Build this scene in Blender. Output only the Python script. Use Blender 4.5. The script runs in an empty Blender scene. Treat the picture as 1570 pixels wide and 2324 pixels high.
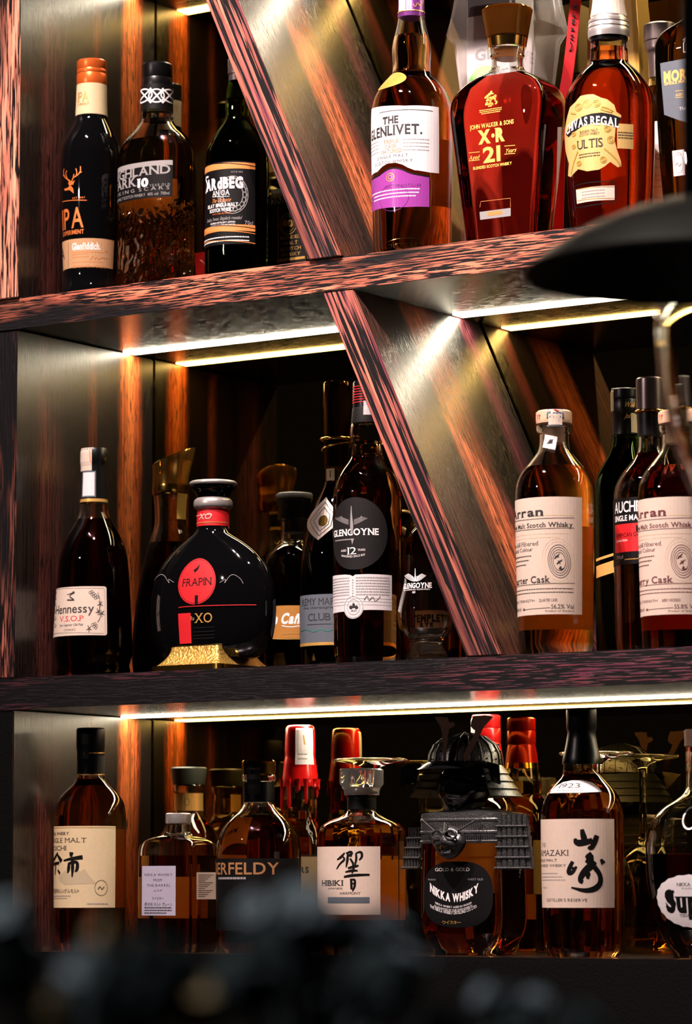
import bpy, bmesh, math, random
from mathutils import Vector, Matrix
from mathutils.geometry import tessellate_polygon
random.seed(7)
SC = bpy.context.scene
COL = SC.collection
# ------------------------------------------------------------------ camera
W, H = 1570, 2324
FPX, YAW, PIT, ROL = 7496.8, .58598, .11248, -.00207
CAM = Vector((2.2568, -3.05891, -.24641))
_f = Vector((-math.sin(YAW)*math.cos(PIT), math.cos(YAW)*math.cos(PIT), math.sin(PIT)))
_r = Vector((math.cos(YAW), math.sin(YAW), 0)); _u = _r.cross(_f)
FWD = _f; RGT = math.cos(ROL)*_r + math.sin(ROL)*_u; UPV = -math.sin(ROL)*_r + math.cos(ROL)*_u
def ray(px, py): return FWD + RGT*((px-W/2)/FPX) - UPV*((py-H/2)/FPX)
def at(px, py, Y):
    r = ray(px, py); return CAM + r*((Y-CAM.y)/r.y)
cd = bpy.data.cameras.new('camera'); co = bpy.data.objects.new('camera', cd); COL.objects.link(co)
cd.sensor_fit = 'VERTICAL'; cd.sensor_height = 36; cd.sensor_width = 24; cd.lens = FPX/H*36
cd.clip_start = .05; cd.clip_end = 50
co.matrix_world = Matrix.Translation(CAM) @ Matrix((RGT, UPV, -FWD)).transposed().to_4x4()
cd.dof.use_dof = True; cd.dof.focus_distance = (at(785, 1300, .04)-CAM).dot(FWD); cd.dof.aperture_fstop = 7.2
SC.camera = co
# ------------------------------------------------------------------ world, lights, exposure
vs = SC.view_settings; vs.view_transform = 'Standard'; vs.look = 'None'; vs.gamma = 1; vs.use_curve_mapping = False; vs.exposure = 0.0
wd = bpy.data.worlds.new('world'); SC.world = wd; wd.use_nodes = True
wd.node_tree.nodes['Background'].inputs[0].default_value = (.9, .75, .8, 1); wd.node_tree.nodes['Background'].inputs[1].default_value = .006
LED_STRENGTH = 29.0
def spot(name, loc, tgt, power, col, size, ang=60, blend=.6):
    l = bpy.data.lights.new(name, 'SPOT'); l.energy = power; l.color = col; l.shadow_soft_size = size
    l.spot_size = math.radians(ang); l.spot_blend = blend
    o = bpy.data.objects.new(name, l); COL.objects.link(o); o.location = loc
    o.rotation_euler = (Vector(tgt)-Vector(loc)).to_track_quat('-Z', 'Y').to_euler()
    return o
PINK = (1, .80, .74)
spot('ceiling_and_fill_spot', (.02, -1.05, 1.95), (.12, 0, .22), 235, PINK, .022, 52)
spot('ceiling_and_fill_spot', (.16, -1.10, 1.95), (.30, 0, .22), 190, PINK, .020, 52)
spot('ceiling_and_fill_spot', (.80, -1.10, 2.00), (.62, 0, .30), 235, (1, .84, .80), .022, 46)
spot('ceiling_and_fill_spot', (-.55, -2.2, .95), (.15, 0, .30), 46, PINK, .022, 50)
spot('ceiling_and_fill_spot', (.95, -1.55, 1.9), (1.2, -1.15, .25), 70, (1, .93, .85), .03, 24)  # added fill, not a ceiling fixture: brightens the top of the pendant shade
spot('plant_fill_spot', (1.25, -2.75, 1.45), (1.70, -2.14, -.24), 230, (.93, .95, 1), .05, 30)  # added fill without a real fixture, lifts the foreground plants to grey
cy = SC.cycles
cy.max_bounces = 24; cy.transmission_bounces = 18; cy.glossy_bounces = 8; cy.diffuse_bounces = 3; cy.transparent_max_bounces = 40
cy.sample_clamp_indirect = 6; cy.caustics_reflective = False; cy.caustics_refractive = True; cy.blur_glossy = .3
# ------------------------------------------------------------------ materials
def s2l(c): return tuple(((x/255)/12.92 if x/255 <= .04045 else ((x/255+.055)/1.055)**2.4) for x in c)
def newmat(n):
    m = bpy.data.materials.new(n); m.use_nodes = True; return m, m.node_tree.nodes, m.node_tree.links
def pm(n, rgb, rough=.5, metal=0., noise=0., nscale=60, bump=0., emit=None, spec=.5, coat=0.):
    m, N, L = newmat(n); b = N['Principled BSDF']; c = s2l(rgb)
    b.inputs['Base Color'].default_value = (*c, 1); b.inputs['Roughness'].default_value = rough; b.inputs['Metallic'].default_value = metal
    b.inputs['Specular IOR Level'].default_value = spec; b.inputs['Coat Weight'].default_value = coat; b.inputs['Coat Roughness'].default_value = .05
    if noise or bump:
        tc = N.new('ShaderNodeTexCoord'); nz = N.new('ShaderNodeTexNoise'); nz.inputs['Scale'].default_value = nscale; nz.inputs['Detail'].default_value = 3
        L.new(tc.outputs['Object'], nz.inputs['Vector'])
        if noise:
            mx = N.new('ShaderNodeMix'); mx.data_type = 'RGBA'
            mx.inputs['A'].default_value = (*[x*(1-noise) for x in c], 1); mx.inputs['B'].default_value = (*[min(1, x*(1+noise)) for x in c], 1)
            L.new(nz.outputs['Fac'], mx.inputs['Factor']); L.new(mx.outputs['Result'], b.inputs['Base Color'])
        if bump:
            bp = N.new('ShaderNodeBump'); bp.inputs['Strength'].default_value = bump; bp.inputs['Distance'].default_value = .002
            L.new(nz.outputs['Fac'], bp.inputs['Height']); L.new(bp.outputs['Normal'], b.inputs['Normal'])
    return m
def paper(n, rgb, trans=.22, rough=.55):
    m, N, L = newmat(n); b = N['Principled BSDF']; c = s2l(rgb)
    tc = N.new('ShaderNodeTexCoord'); nz = N.new('ShaderNodeTexNoise'); nz.inputs['Scale'].default_value = 220; nz.inputs['Detail'].default_value = 4
    L.new(tc.outputs['Object'], nz.inputs['Vector'])
    mx = N.new('ShaderNodeMix'); mx.data_type = 'RGBA'; mx.inputs['A'].default_value = (*[x*.92 for x in c], 1); mx.inputs['B'].default_value = (*[min(1, x*1.06) for x in c], 1)
    L.new(nz.outputs['Fac'], mx.inputs['Factor']); L.new(mx.outputs['Result'], b.inputs['Base Color'])
    b.inputs['Roughness'].default_value = rough; b.inputs['Specular IOR Level'].default_value = .3
    t = N.new('ShaderNodeBsdfTranslucent'); L.new(mx.outputs['Result'], t.inputs['Color'])
    ms = N.new('ShaderNodeMixShader'); ms.inputs[0].default_value = trans
    L.new(b.outputs[0], ms.inputs[1]); L.new(t.outputs[0], ms.inputs[2]); L.new(ms.outputs[0], N['Material Output'].inputs['Surface'])
    return m
def glass(n, col=(1, 1, 1), ior=1.49, rough=0., emboss=None, absorb=None):
    m, N, L = newmat(n); N.remove(N['Principled BSDF'])
    g = N.new('ShaderNodeBsdfGlass'); g.inputs['Color'].default_value = (*col, 1); g.inputs['Roughness'].default_value = rough; g.inputs['IOR'].default_value = ior
    L.new(g.outputs[0], N['Material Output'].inputs['Surface'])
    if absorb: add_abs(N, L, absorb)
    if emboss:
        tc = N.new('ShaderNodeTexCoord'); mp = N.new('ShaderNodeMapping'); mp.inputs['Scale'].default_value = emboss['scale']
        L.new(tc.outputs['Object'], mp.inputs['Vector'])
        wv = N.new('ShaderNodeTexWave'); wv.inputs['Scale'].default_value = 1; wv.inputs['Distortion'].default_value = emboss['dist']; wv.inputs['Detail'].default_value = 1.5; wv.inputs['Detail Scale'].default_value = emboss.get('ds', 1.2)
        L.new(mp.outputs[0], wv.inputs['Vector'])
        h = wv.outputs['Fac']
        if 'z' in emboss:
            sp = N.new('ShaderNodeSeparateXYZ'); L.new(tc.outputs['Object'], sp.inputs[0])
            mr = N.new('ShaderNodeMapRange'); mr.interpolation_type = 'SMOOTHSTEP'
            z0, z1 = emboss['z']; mr.inputs['From Min'].default_value = z1; mr.inputs['From Max'].default_value = z0
            L.new(sp.outputs['Z'], mr.inputs['Value'])
            mu = N.new('ShaderNodeMath'); mu.operation = 'MULTIPLY'; L.new(h, mu.inputs[0]); L.new(mr.outputs[0], mu.inputs[1]); h = mu.outputs[0]
        bp = N.new('ShaderNodeBump'); bp.inputs['Strength'].default_value = 1; bp.inputs['Distance'].default_value = emboss['h']
        L.new(h, bp.inputs['Height']); L.new(bp.outputs['Normal'], g.inputs['Normal'])
    return m
def add_abs(N, L, T8):
    sg = [-math.log(max(t, 1e-4))/.08 for t in T8]; d = max(sg)
    v = N.new('ShaderNodeVolumeAbsorption'); v.inputs['Color'].default_value = (*[1-s/d for s in sg], 1); v.inputs['Density'].default_value = d
    L.new(v.outputs[0], N['Material Output'].inputs['Volume'])
def liquid(n, T8):
    m, N, L = newmat(n); N.remove(N['Principled BSDF']); t = N.new('ShaderNodeBsdfTransparent')
    L.new(t.outputs[0], N['Material Output'].inputs['Surface']); add_abs(N, L, T8); return m
def wood(n, stops, axis='z', across='y', rng=(0, .276), rough=.26, porec=(10, 6, 7), pore=.55, fig=.02, seed=0., bump=.25, fine=900, spec=.5, dark=.0):
    """figured dark veneer: stops = colour bands across the board, grain running along `axis`"""
    m, N, L = newmat(n); b = N['Principled BSDF']
    tc = N.new('ShaderNodeTexCoord'); sp = N.new('ShaderNodeSeparateXYZ'); L.new(tc.outputs['Object'], sp.inputs[0])
    def nz(sc_along, sc_across, det, off):
        mp = N.new('ShaderNodeMapping'); s = [sc_across]*3; s['xyz'.index(axis)] = sc_along
        mp.inputs['Scale'].default_value = s; mp.inputs['Location'].default_value = (off+seed, seed*1.7, off*.6)
        L.new(tc.outputs['Object'], mp.inputs['Vector'])
        t = N.new('ShaderNodeTexNoise'); t.inputs['Scale'].default_value = 1; t.inputs['Detail'].default_value = det; L.new(mp.outputs[0], t.inputs['Vector']); return t.outputs['Fac']
    def math_(op, a, c, v=None):
        q = N.new('ShaderNodeMath'); q.operation = op; L.new(a, q.inputs[0])
        if v is None: L.new(c, q.inputs[1])
        else: q.inputs[1].default_value = v
        return q.outputs[0]
    wob = math_('MULTIPLY', math_('SUBTRACT', nz(2.5, 9, 3, 1), None, .5), None, fig*2)
    ac = math_('ADD', sp.outputs[across.upper()], wob)
    mr = N.new('ShaderNodeMapRange'); mr.inputs['From Min'].default_value = rng[0]; mr.inputs['From Max'].default_value = rng[1]; L.new(ac, mr.inputs['Value'])
    cr = N.new('ShaderNodeValToRGB'); e = cr.color_ramp; e.interpolation = 'EASE'
    while len(e.elements) < len(stops): e.elements.new(.5)
    for k, (p, c) in enumerate(stops): e.elements[k].position = p; e.elements[k].color = (*s2l(c), 1)
    L.new(mr.outputs[0], cr.inputs[0])
    # fine streaks
    fr = N.new('ShaderNodeMapRange'); fr.inputs['From Min'].default_value = .38; fr.inputs['From Max'].default_value = .62; fr.inputs['To Min'].default_value = .35; fr.inputs['To Max'].default_value = 1.25
    L.new(nz(5, fine*.45, 4, 3), fr.inputs['Value'])
    m1 = N.new('ShaderNodeMix'); m1.data_type = 'RGBA'; m1.blend_type = 'MULTIPLY'; m1.inputs['Factor'].default_value = 1
    L.new(cr.outputs[0], m1.inputs['A']); L.new(fr.outputs[0], m1.inputs['B'])
    # pores
    pn = nz(55, fine, 2, 8)
    pr = N.new('ShaderNodeMapRange'); pr.inputs['From Min'].default_value = pore; pr.inputs['From Max'].default_value = pore+.06; L.new(pn, pr.inputs['Value'])
    m2 = N.new('ShaderNodeMix'); m2.data_type = 'RGBA'; L.new(pr.outputs[0], m2.inputs['Factor']); L.new(m1.outputs['Result'], m2.inputs['A']); m2.inputs['B'].default_value = (*s2l(porec), 1)
    L.new(m2.outputs['Result'], b.inputs['Base Color'])
    b.inputs['Roughness'].default_value = rough; b.inputs['Specular IOR Level'].default_value = spec
    if bump:
        bp = N.new('ShaderNodeBump'); bp.invert = True; bp.inputs['Strength'].default_value = bump; bp.inputs['Distance'].default_value = .0006
        L.new(pr.outputs[0], bp.inputs['Height']); L.new(bp.outputs['Normal'], b.inputs['Normal'])
    return m
def edgewood(n, light, mid, axis='x', seed=0., cover=.5, big=3.0, along=26, across=620, bands=None, rough=.5, thr=(.47, .56)):
    """open-grained board edge: pale figure broken by black pores, with darker zones along the board"""
    m, N, L = newmat(n); b = N['Principled BSDF']; tc = N.new('ShaderNodeTexCoord')
    def nz(sa, sx, det, off):
        mp = N.new('ShaderNodeMapping'); s = [sx]*3; s['xyz'.index(axis)] = sa
        mp.inputs['Scale'].default_value = s; mp.inputs['Location'].default_value = (seed+off, seed*2.3+off, seed*.7)
        L.new(tc.outputs['Object'], mp.inputs['Vector'])
        t = N.new('ShaderNodeTexNoise'); t.inputs['Scale'].default_value = 1; t.inputs['Detail'].default_value = det; t.inputs['Distortion'].default_value = .12; L.new(mp.outputs[0], t.inputs['Vector']); return t.outputs['Fac']
    def rng(src, a, c, lo=0., hi=1.):
        q = N.new('ShaderNodeMapRange'); q.inputs['From Min'].default_value = a; q.inputs['From Max'].default_value = c; q.inputs['To Min'].default_value = lo; q.inputs['To Max'].default_value = hi; L.new(src, q.inputs['Value']); return q.outputs[0]
    grain = rng(nz(along, across, 3, 0), *thr)
    zone = rng(nz(big, 26, 2, 5), cover-.1, cover+.12)
    tone = rng(nz(8, 120, 2, 9), .35, .65)
    c1 = N.new('ShaderNodeMix'); c1.data_type = 'RGBA'; L.new(tone, c1.inputs['Factor']); c1.inputs['A'].default_value = (*s2l(mid), 1); c1.inputs['B'].default_value = (*s2l(light), 1)
    mu = N.new('ShaderNodeMath'); mu.operation = 'MULTIPLY'; L.new(grain, mu.inputs[0]); L.new(zone, mu.inputs[1])
    c2 = N.new('ShaderNodeMix'); c2.data_type = 'RGBA'; L.new(mu.outputs[0], c2.inputs['Factor']); c2.inputs['A'].default_value = (*s2l((13, 10, 12)), 1); L.new(c1.outputs['Result'], c2.inputs['B'])
    L.new(c2.outputs['Result'], b.inputs['Base Color']); b.inputs['Specular IOR Level'].default_value = .22; b.inputs['Roughness'].default_value = rough
    bp = N.new('ShaderNodeBump'); bp.inputs['Strength'].default_value = .5; bp.inputs['Distance'].default_value = .0008
    L.new(grain, bp.inputs['Height']); L.new(bp.outputs['Normal'], b.inputs['Normal'])
    return m
M = {}
M['clear'] = glass('clear_glass', (.97, .98, .97)); M['green'] = glass('green_glass', (.55, .75, .35), absorb=(.02, .10, .01))
M['smoke'] = glass('smoked_amber_glass', (.80, .55, .22))
M['amber'] = liquid('amber_whisky', (.80, .34, .04)); M['gold_l'] = liquid('golden_whisky', (.82, .34, .025))
M['red_l'] = liquid('red_amber_whisky', (.72, .055, .008)); M['brown_l'] = liquid('brown_whisky', (.55, .16, .02)); M['cognac_l'] = liquid('dark_cognac', (.06, .008, .002)); M['crimson_l'] = liquid('crimson_whisky', (.40, .010, .004)); M['russet_l'] = liquid('russet_whisky', (.40, .035, .005))
M['backlab'] = paper('back_label_paper', (214, 186, 156), .4); 
m_, N_, L_ = newmat('frosted_glass'); N_['Principled BSDF'].inputs['Base Color'].default_value = (.8, .78, .78, 1); N_['Principled BSDF'].inputs['Roughness'].default_value = .3
g_ = N_.new('ShaderNodeBsdfGlass'); g_.inputs['IOR'].default_value = 1.49; g_.inputs['Roughness'].default_value = .04; x_ = N_.new('ShaderNodeMixShader'); x_.inputs[0].default_value = .26
L_.new(g_.outputs[0], x_.inputs[1]); L_.new(N_['Principled BSDF'].outputs[0], x_.inputs[2]); L_.new(x_.outputs[0], N_['Material Output'].inputs['Surface']); M['frost'] = m_
M['smokecore'] = pm('smoked_core', (104, 84, 74), .4, noise=.2, nscale=50)
M['blackglass'] = pm('black_glass', (6, 6, 7), .03, spec=.6); M['white'] = paper('white_paper', (238, 230, 232)); M['cream'] = paper('cream_paper', (226, 206, 190))
M['ivory'] = paper('ivory_paper', (222, 200, 160)); M['kraft'] = paper('kraft_paper', (206, 160, 118)); M['black'] = pm('black_print', (9, 8, 9), .5, spec=.2)
M['ink'] = pm('dark_ink', (34, 30, 32), .6); M['inkw'] = pm('white_print', (235, 228, 228), .5); M['grey'] = pm('grey_print', (140, 136, 136), .6); M['darkgrey'] = pm('charcoal_paper', (25, 23, 23), .6, noise=.1, spec=.2)
M['goldprint'] = pm('gold_print', (226, 176, 96), .35, .5); M['copper'] = pm('copper_print', (226, 120, 56), .4, .3); M['orange'] = pm('orange_ink', (206, 128, 66), .5)
M['redp'] = pm('red_print', (196, 24, 32), .5); M['purple'] = paper('purple_foil_paper', (150, 62, 150), .1, .3); M['slate'] = paper('slate_paper', (92, 98, 108), .08)
M['blackcap'] = pm('black_plastic', (9, 9, 10), .32, spec=.35); M['gold'] = pm('polished_gold', (226, 178, 88), .16, 1); M['silver'] = pm('brushed_silver', (204, 196, 192), .32, .75)
M['orangecap'] = pm('orange_foil', (226, 104, 42), .3, .55, noise=.1); M['redcap'] = pm('red_foil', (190, 22, 22), .25, .3); M['wax'] = pm('red_wax', (214, 20, 20), .22, coat=.6)
M['cork'] = pm('pale_wood_stopper', (214, 172, 142), .6, noise=.18, nscale=90); M['purplecap'] = pm('purple_foil', (112, 52, 120), .3, .5); M['hammer'] = pm('hammered_gold', (214, 168, 84), .34, .75, bump=1., nscale=300)
M['lilac'] = paper('lilac_paper', (176, 170, 190)); M['greycap'] = pm('gunmetal_foil', (112, 100, 98), .3, .8); M['greencap'] = pm('dark_green_rubber', (50, 54, 44), .45)
M['armor'] = pm('pewter_armour', (96, 96, 96), .34, .85, bump=.25, nscale=420); M['lacquer'] = pm('black_lacquer', (10, 10, 11), .18, coat=.5); M['bronze'] = pm('bronze_horn', (70, 46, 32), .4, .7)
M['gfoil'] = pm('gold_foil_label', (222, 182, 112), .42, .35); M['gfoil2'] = pm('raised_gold_foil', (240, 196, 96), .3, .6)
# ------------------------------------------------------------------ scene helpers
def tag(o, label=None, cat=None, group=None, kind=None):
    if label: o['label'] = label
    if cat: o['category'] = cat
    if group: o['group'] = group
    if kind: o['kind'] = kind
    return o
def empty(name, loc, label, cat, group=None):
    o = bpy.data.objects.new(name, None); o.empty_display_size = .02; COL.objects.link(o); o.location = loc
    return tag(o, label, cat, group)
def link(name, bm, mats, parent=None, smooth=None, origin=None):
    me = bpy.data.meshes.new(name); bm.to_mesh(me); bm.free()
    for m in (mats if isinstance(mats, (list, tuple)) else [mats]): me.materials.append(m)
    o = bpy.data.objects.new(name, me); COL.objects.link(o)
    if smooth is not None:
        me.polygons.foreach_set('use_smooth', [True]*len(me.polygons)); me.set_sharp_from_angle(angle=math.radians(smooth))
    org = Vector(origin) if origin is not None else (Vector(parent.location) if parent else Vector())
    me.transform(Matrix.Translation(-org))
    if parent: o.parent = parent; o.location = org - Vector(parent.location)
    else: o.location = org
    return o
def box(bm, x0, x1, y0, y1, z0, z1, mi=0, bev=0.):
    r = bmesh.ops.create_cube(bm, size=1, matrix=Matrix.Translation(((x0+x1)/2, (y0+y1)/2, (z0+z1)/2)) @ Matrix.Diagonal((x1-x0, y1-y0, z1-z0, 1)))
    fs = {f for v in r['verts'] for f in v.link_faces}
    for f in fs: f.material_index = mi
    if bev: bmesh.ops.bevel(bm, geom=list({e for f in fs for e in f.edges}), offset=bev, segments=2, affect='EDGES', clamp_overlap=True)
def tube(bm, pts, rad, n=8, mi=0, cap=True):
    pts = [Vector(p) for p in pts]; rad = rad if isinstance(rad, (list, tuple)) else [rad]*len(pts); rings = []
    for i, p in enumerate(pts):
        d = (pts[min(i+1, len(pts)-1)]-pts[max(i-1, 0)]).normalized(); a = d.orthogonal().normalized(); b_ = d.cross(a)
        if i and rings: 
            a = (pa - d*pa.dot(d)).normalized(); b_ = d.cross(a)
        pa = a
        rings.append([bm.verts.new(p+(a*math.cos(2*math.pi*k/n)+b_*math.sin(2*math.pi*k/n))*rad[i]) for k in range(n)])
    for i in range(len(rings)-1):
        for k in range(n):
            f = bm.faces.new((rings[i][k], rings[i][(k+1) % n], rings[i+1][(k+1) % n], rings[i+1][k])); f.material_index = mi
    if cap:
        for r in (rings[0][::-1], rings[-1]): bm.faces.new(r).material_index = mi
def chaikin(rows, it=2):
    segs = [[rows[0]]]
    for r in rows[1:-1]:
        segs[-1].append(r)
        if r[3]: segs.append([r])
    segs[-1].append(rows[-1]); out = []
    for s in segs:
        for _ in range(it):
            if len(s) < 3: break
            q = [s[0]]
            for a, b in zip(s, s[1:]):
                if a is not s[0]: q.append(tuple(a[i]*.75+b[i]*.25 for i in range(3))+(0,))
                if b is not s[-1]: q.append(tuple(a[i]*.25+b[i]*.75 for i in range(3))+(0,))
            q.append(s[-1]); s = q
        out += s if not out else s[1:]
    return out
_gl = {}
def glyph(ch, bold):
    if (ch, bold) in _gl: return _gl[(ch, bold)]
    cu = bpy.data.curves.new('t', 'FONT'); cu.body = ch; cu.size = 1; cu.resolution_u = 3; cu.offset = bold
    ob = bpy.data.objects.new('t', cu); me = bpy.data.meshes.new_from_object(ob)
    v = [(p.co.x, p.co.y) for p in me.vertices]; f = [tuple(p.vertices) for p in me.polygons]
    ec = {}
    for p in me.polygons:
        for e in p.edge_keys: ec[e] = ec.get(e, 0)+1
    be = [e for e, c in ec.items() if c == 1]
    bpy.data.objects.remove(ob); bpy.data.curves.remove(cu); bpy.data.meshes.remove(me)
    _gl[(ch, bold)] = (v, f, be); return _gl[(ch, bold)]
def text2d(s, bold=0., serif=False, gap=.075):
    V, Fc, x = [], [], 0.
    for ch in s:
        if ch == ' ': x += .3; continue
        v, f, be = glyph(ch, bold)
        if not v: x += .3; continue
        x0 = min(p[0] for p in v); x1 = max(p[0] for p in v); o = len(V)
        V += [(p[0]-x0+x, p[1]) for p in v]; Fc += [tuple(i+o for i in q) for q in f]
        if serif:
            for a, c in be:
                (xa, ya), (xb, yb) = v[a], v[c]
                if abs(ya-yb) < .012 and .03 < abs(xa-xb) < .24 and (abs(ya) < .03 or abs(ya-.72) < .045 or abs(ya-.53) < .03):
                    l, r = min(xa, xb)-.055-x0+x, max(xa, xb)+.055-x0+x; up = 1 if abs(ya) < .03 else -1
                    y0, y1 = sorted((ya, ya+up*.04)); o = len(V)
                    V += [(l, y0), (r, y0), (r, y1), (l, y1)]; Fc.append((o, o+1, o+2, o+3))
        x += x1-x0+gap
    return V, Fc, max(x-gap, .01)
CAPH = .73
NSEG = 72
class Thing:
    """one object on a shelf, its profile read at its own place: rows are (image row, half width, squareness, corner)"""
    def __init__(s, name, label, cat, ax, pyref, Y, zb, face=0., sec=(1, 1, 2), group=None, dist=None):
        p = at(ax, pyref, Y); s.A = Vector((p.x, p.y, 0)); s.zb = zb; s.ax = ax
        s.s = FPX/((p-CAM).dot(FWD)); h = Vector((CAM.x-p.x, CAM.y-p.y, 0)); s.dh = h.length; s.v = h.normalized(); s.rt = Vector((-s.v.y, s.v.x, 0))
        s.root = empty(name, (p.x, p.y, zb), label, cat, group); s.sec = sec
        s.nr = Vector((math.sin(face), -math.cos(face), 0)); s.wd = Vector((math.cos(face), math.sin(face), 0)); s.prof = []
    def zof(s, py, tw=0.):
        r = ray(s.ax, py); return CAM.z + r.z/math.hypot(r.x, r.y)*(s.dh-tw)
    def secpts(s, k, m, n=NSEG):
        ra, rb, e = s.sec; ra = 1+(ra-1)*m; rb = 1+(rb-1)*m; e = 2+(e-2)*m
        P = []
        for i in range(n):
            t = 2*math.pi*i/n; c, q = math.cos(t), math.sin(t)
            P.append(s.wd*(ra*math.copysign(abs(c)**(2/e), c)) + s.nr*(rb*math.copysign(abs(q)**(2/e), q)))
        hw = max(p.dot(s.rt) for p in P)
        return [p*(k/hw) for p in P]
    def rows(s, rows, zbot=None):
        out = []
        for r in rows:
            r = tuple(r)+(0,)*(4-len(r)); k = r[1]/s.s
            tw = max(p.dot(s.v) for p in s.secpts(max(k, 1e-4), r[2])); out.append((s.zof(r[0], tw), k, r[2], r[3]))
        if zbot is not None: out[-1] = (zbot,)+out[-1][1:]
        return out
    def shell(s, bm, prof, inward=False, mi=0, n=NSEG):
        rings = [[bm.verts.new(s.A+p+Vector((0, 0, z))) for p in s.secpts(max(k, 2e-4), m, n)] for z, k, m, *_ in prof]; fs = []
        for a, b in zip(rings, rings[1:]):
            for i in range(n): fs.append(bm.faces.new((a[i], a[(i+1) % n], b[(i+1) % n], b[i])))
        fs.append(bm.faces.new(rings[0][::-1])); fs.append(bm.faces.new(rings[-1]))
        vol = 0
        for f in fs:
            f.material_index = mi; c = [v.co-s.A for v in f.verts]
            for i in range(1, len(c)-1): vol += c[0].dot(c[i].cross(c[i+1]))
        if (vol < 0) != inward:
            for f in fs: f.normal_flip()
    def solid(s, name, mat, rows, smooth=35, zbot=None, parent=None, label=None, fn=None, n=NSEG):
        pr = chaikin(s.rows(rows, zbot)); s.prof += [(z, k, m) for z, k, m, *_ in pr]; s.prof.sort(key=lambda q: -q[0])
        bm = bmesh.new(); s.shell(bm, pr, n=n)
        if fn: fn(bm)
        o = link(name, bm, mat, s.root, smooth)
        if parent: 
            o.parent = parent; o.location = Vector(o.location)-Vector(parent.location)
        if label: o['label'] = label
        return o
    def body(s, rows, gmat, fill=None, lmat=None, t=.0028, tb=.007, name='body', zbot=True, n=NSEG):
        pr = chaikin(s.rows(rows, s.zb+.0004 if zbot else None)); s.prof += [(z, k, m) for z, k, m, *_ in pr]; s.prof.sort(key=lambda q: -q[0])
        bm = bmesh.new(); s.shell(bm, pr, n=n); zt, zbm = pr[0][0], pr[-1][0]
        def inner(z0, z1, d):
            q = [(z, s.kz(z, pr)[0]-d, s.kz(z, pr)[1]) for z in [z0+(z1-z0)*i/40 for i in range(41)]]; return [(z, max(k, .002), m) for z, k, m in q]
        if fill is not None:
            zf = s.zof(fill, s.kz(s.zof(fill), pr)[0]*.0)
            if zt-.002 > zf+.004: s.shell(bm, inner(zt-.002, zf, t), True, n=n)
        o = link(name, bm, gmat, s.root, 40)
        if lmat is not None:
            bm = bmesh.new(); s.shell(bm, inner(min(zf, zt-.003)-.0002, zbm+tb, t), n=n); link('liquid', bm, lmat, s.root, 40)
        return o
    @staticmethod
    def kz(z, pr):
        for a, b in zip(pr, pr[1:]):
            if b[0] <= z <= a[0]:
                t = (z-b[0])/max(a[0]-b[0], 1e-9); return b[1]+(a[1]-b[1])*t, b[2]+(a[2]-b[2])*t
        return (pr[0][1], pr[0][2]) if z > pr[0][0] else (pr[-1][1], pr[-1][2])
    def lab(s, py, base=.00025): return Lab(s, py, base)
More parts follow.
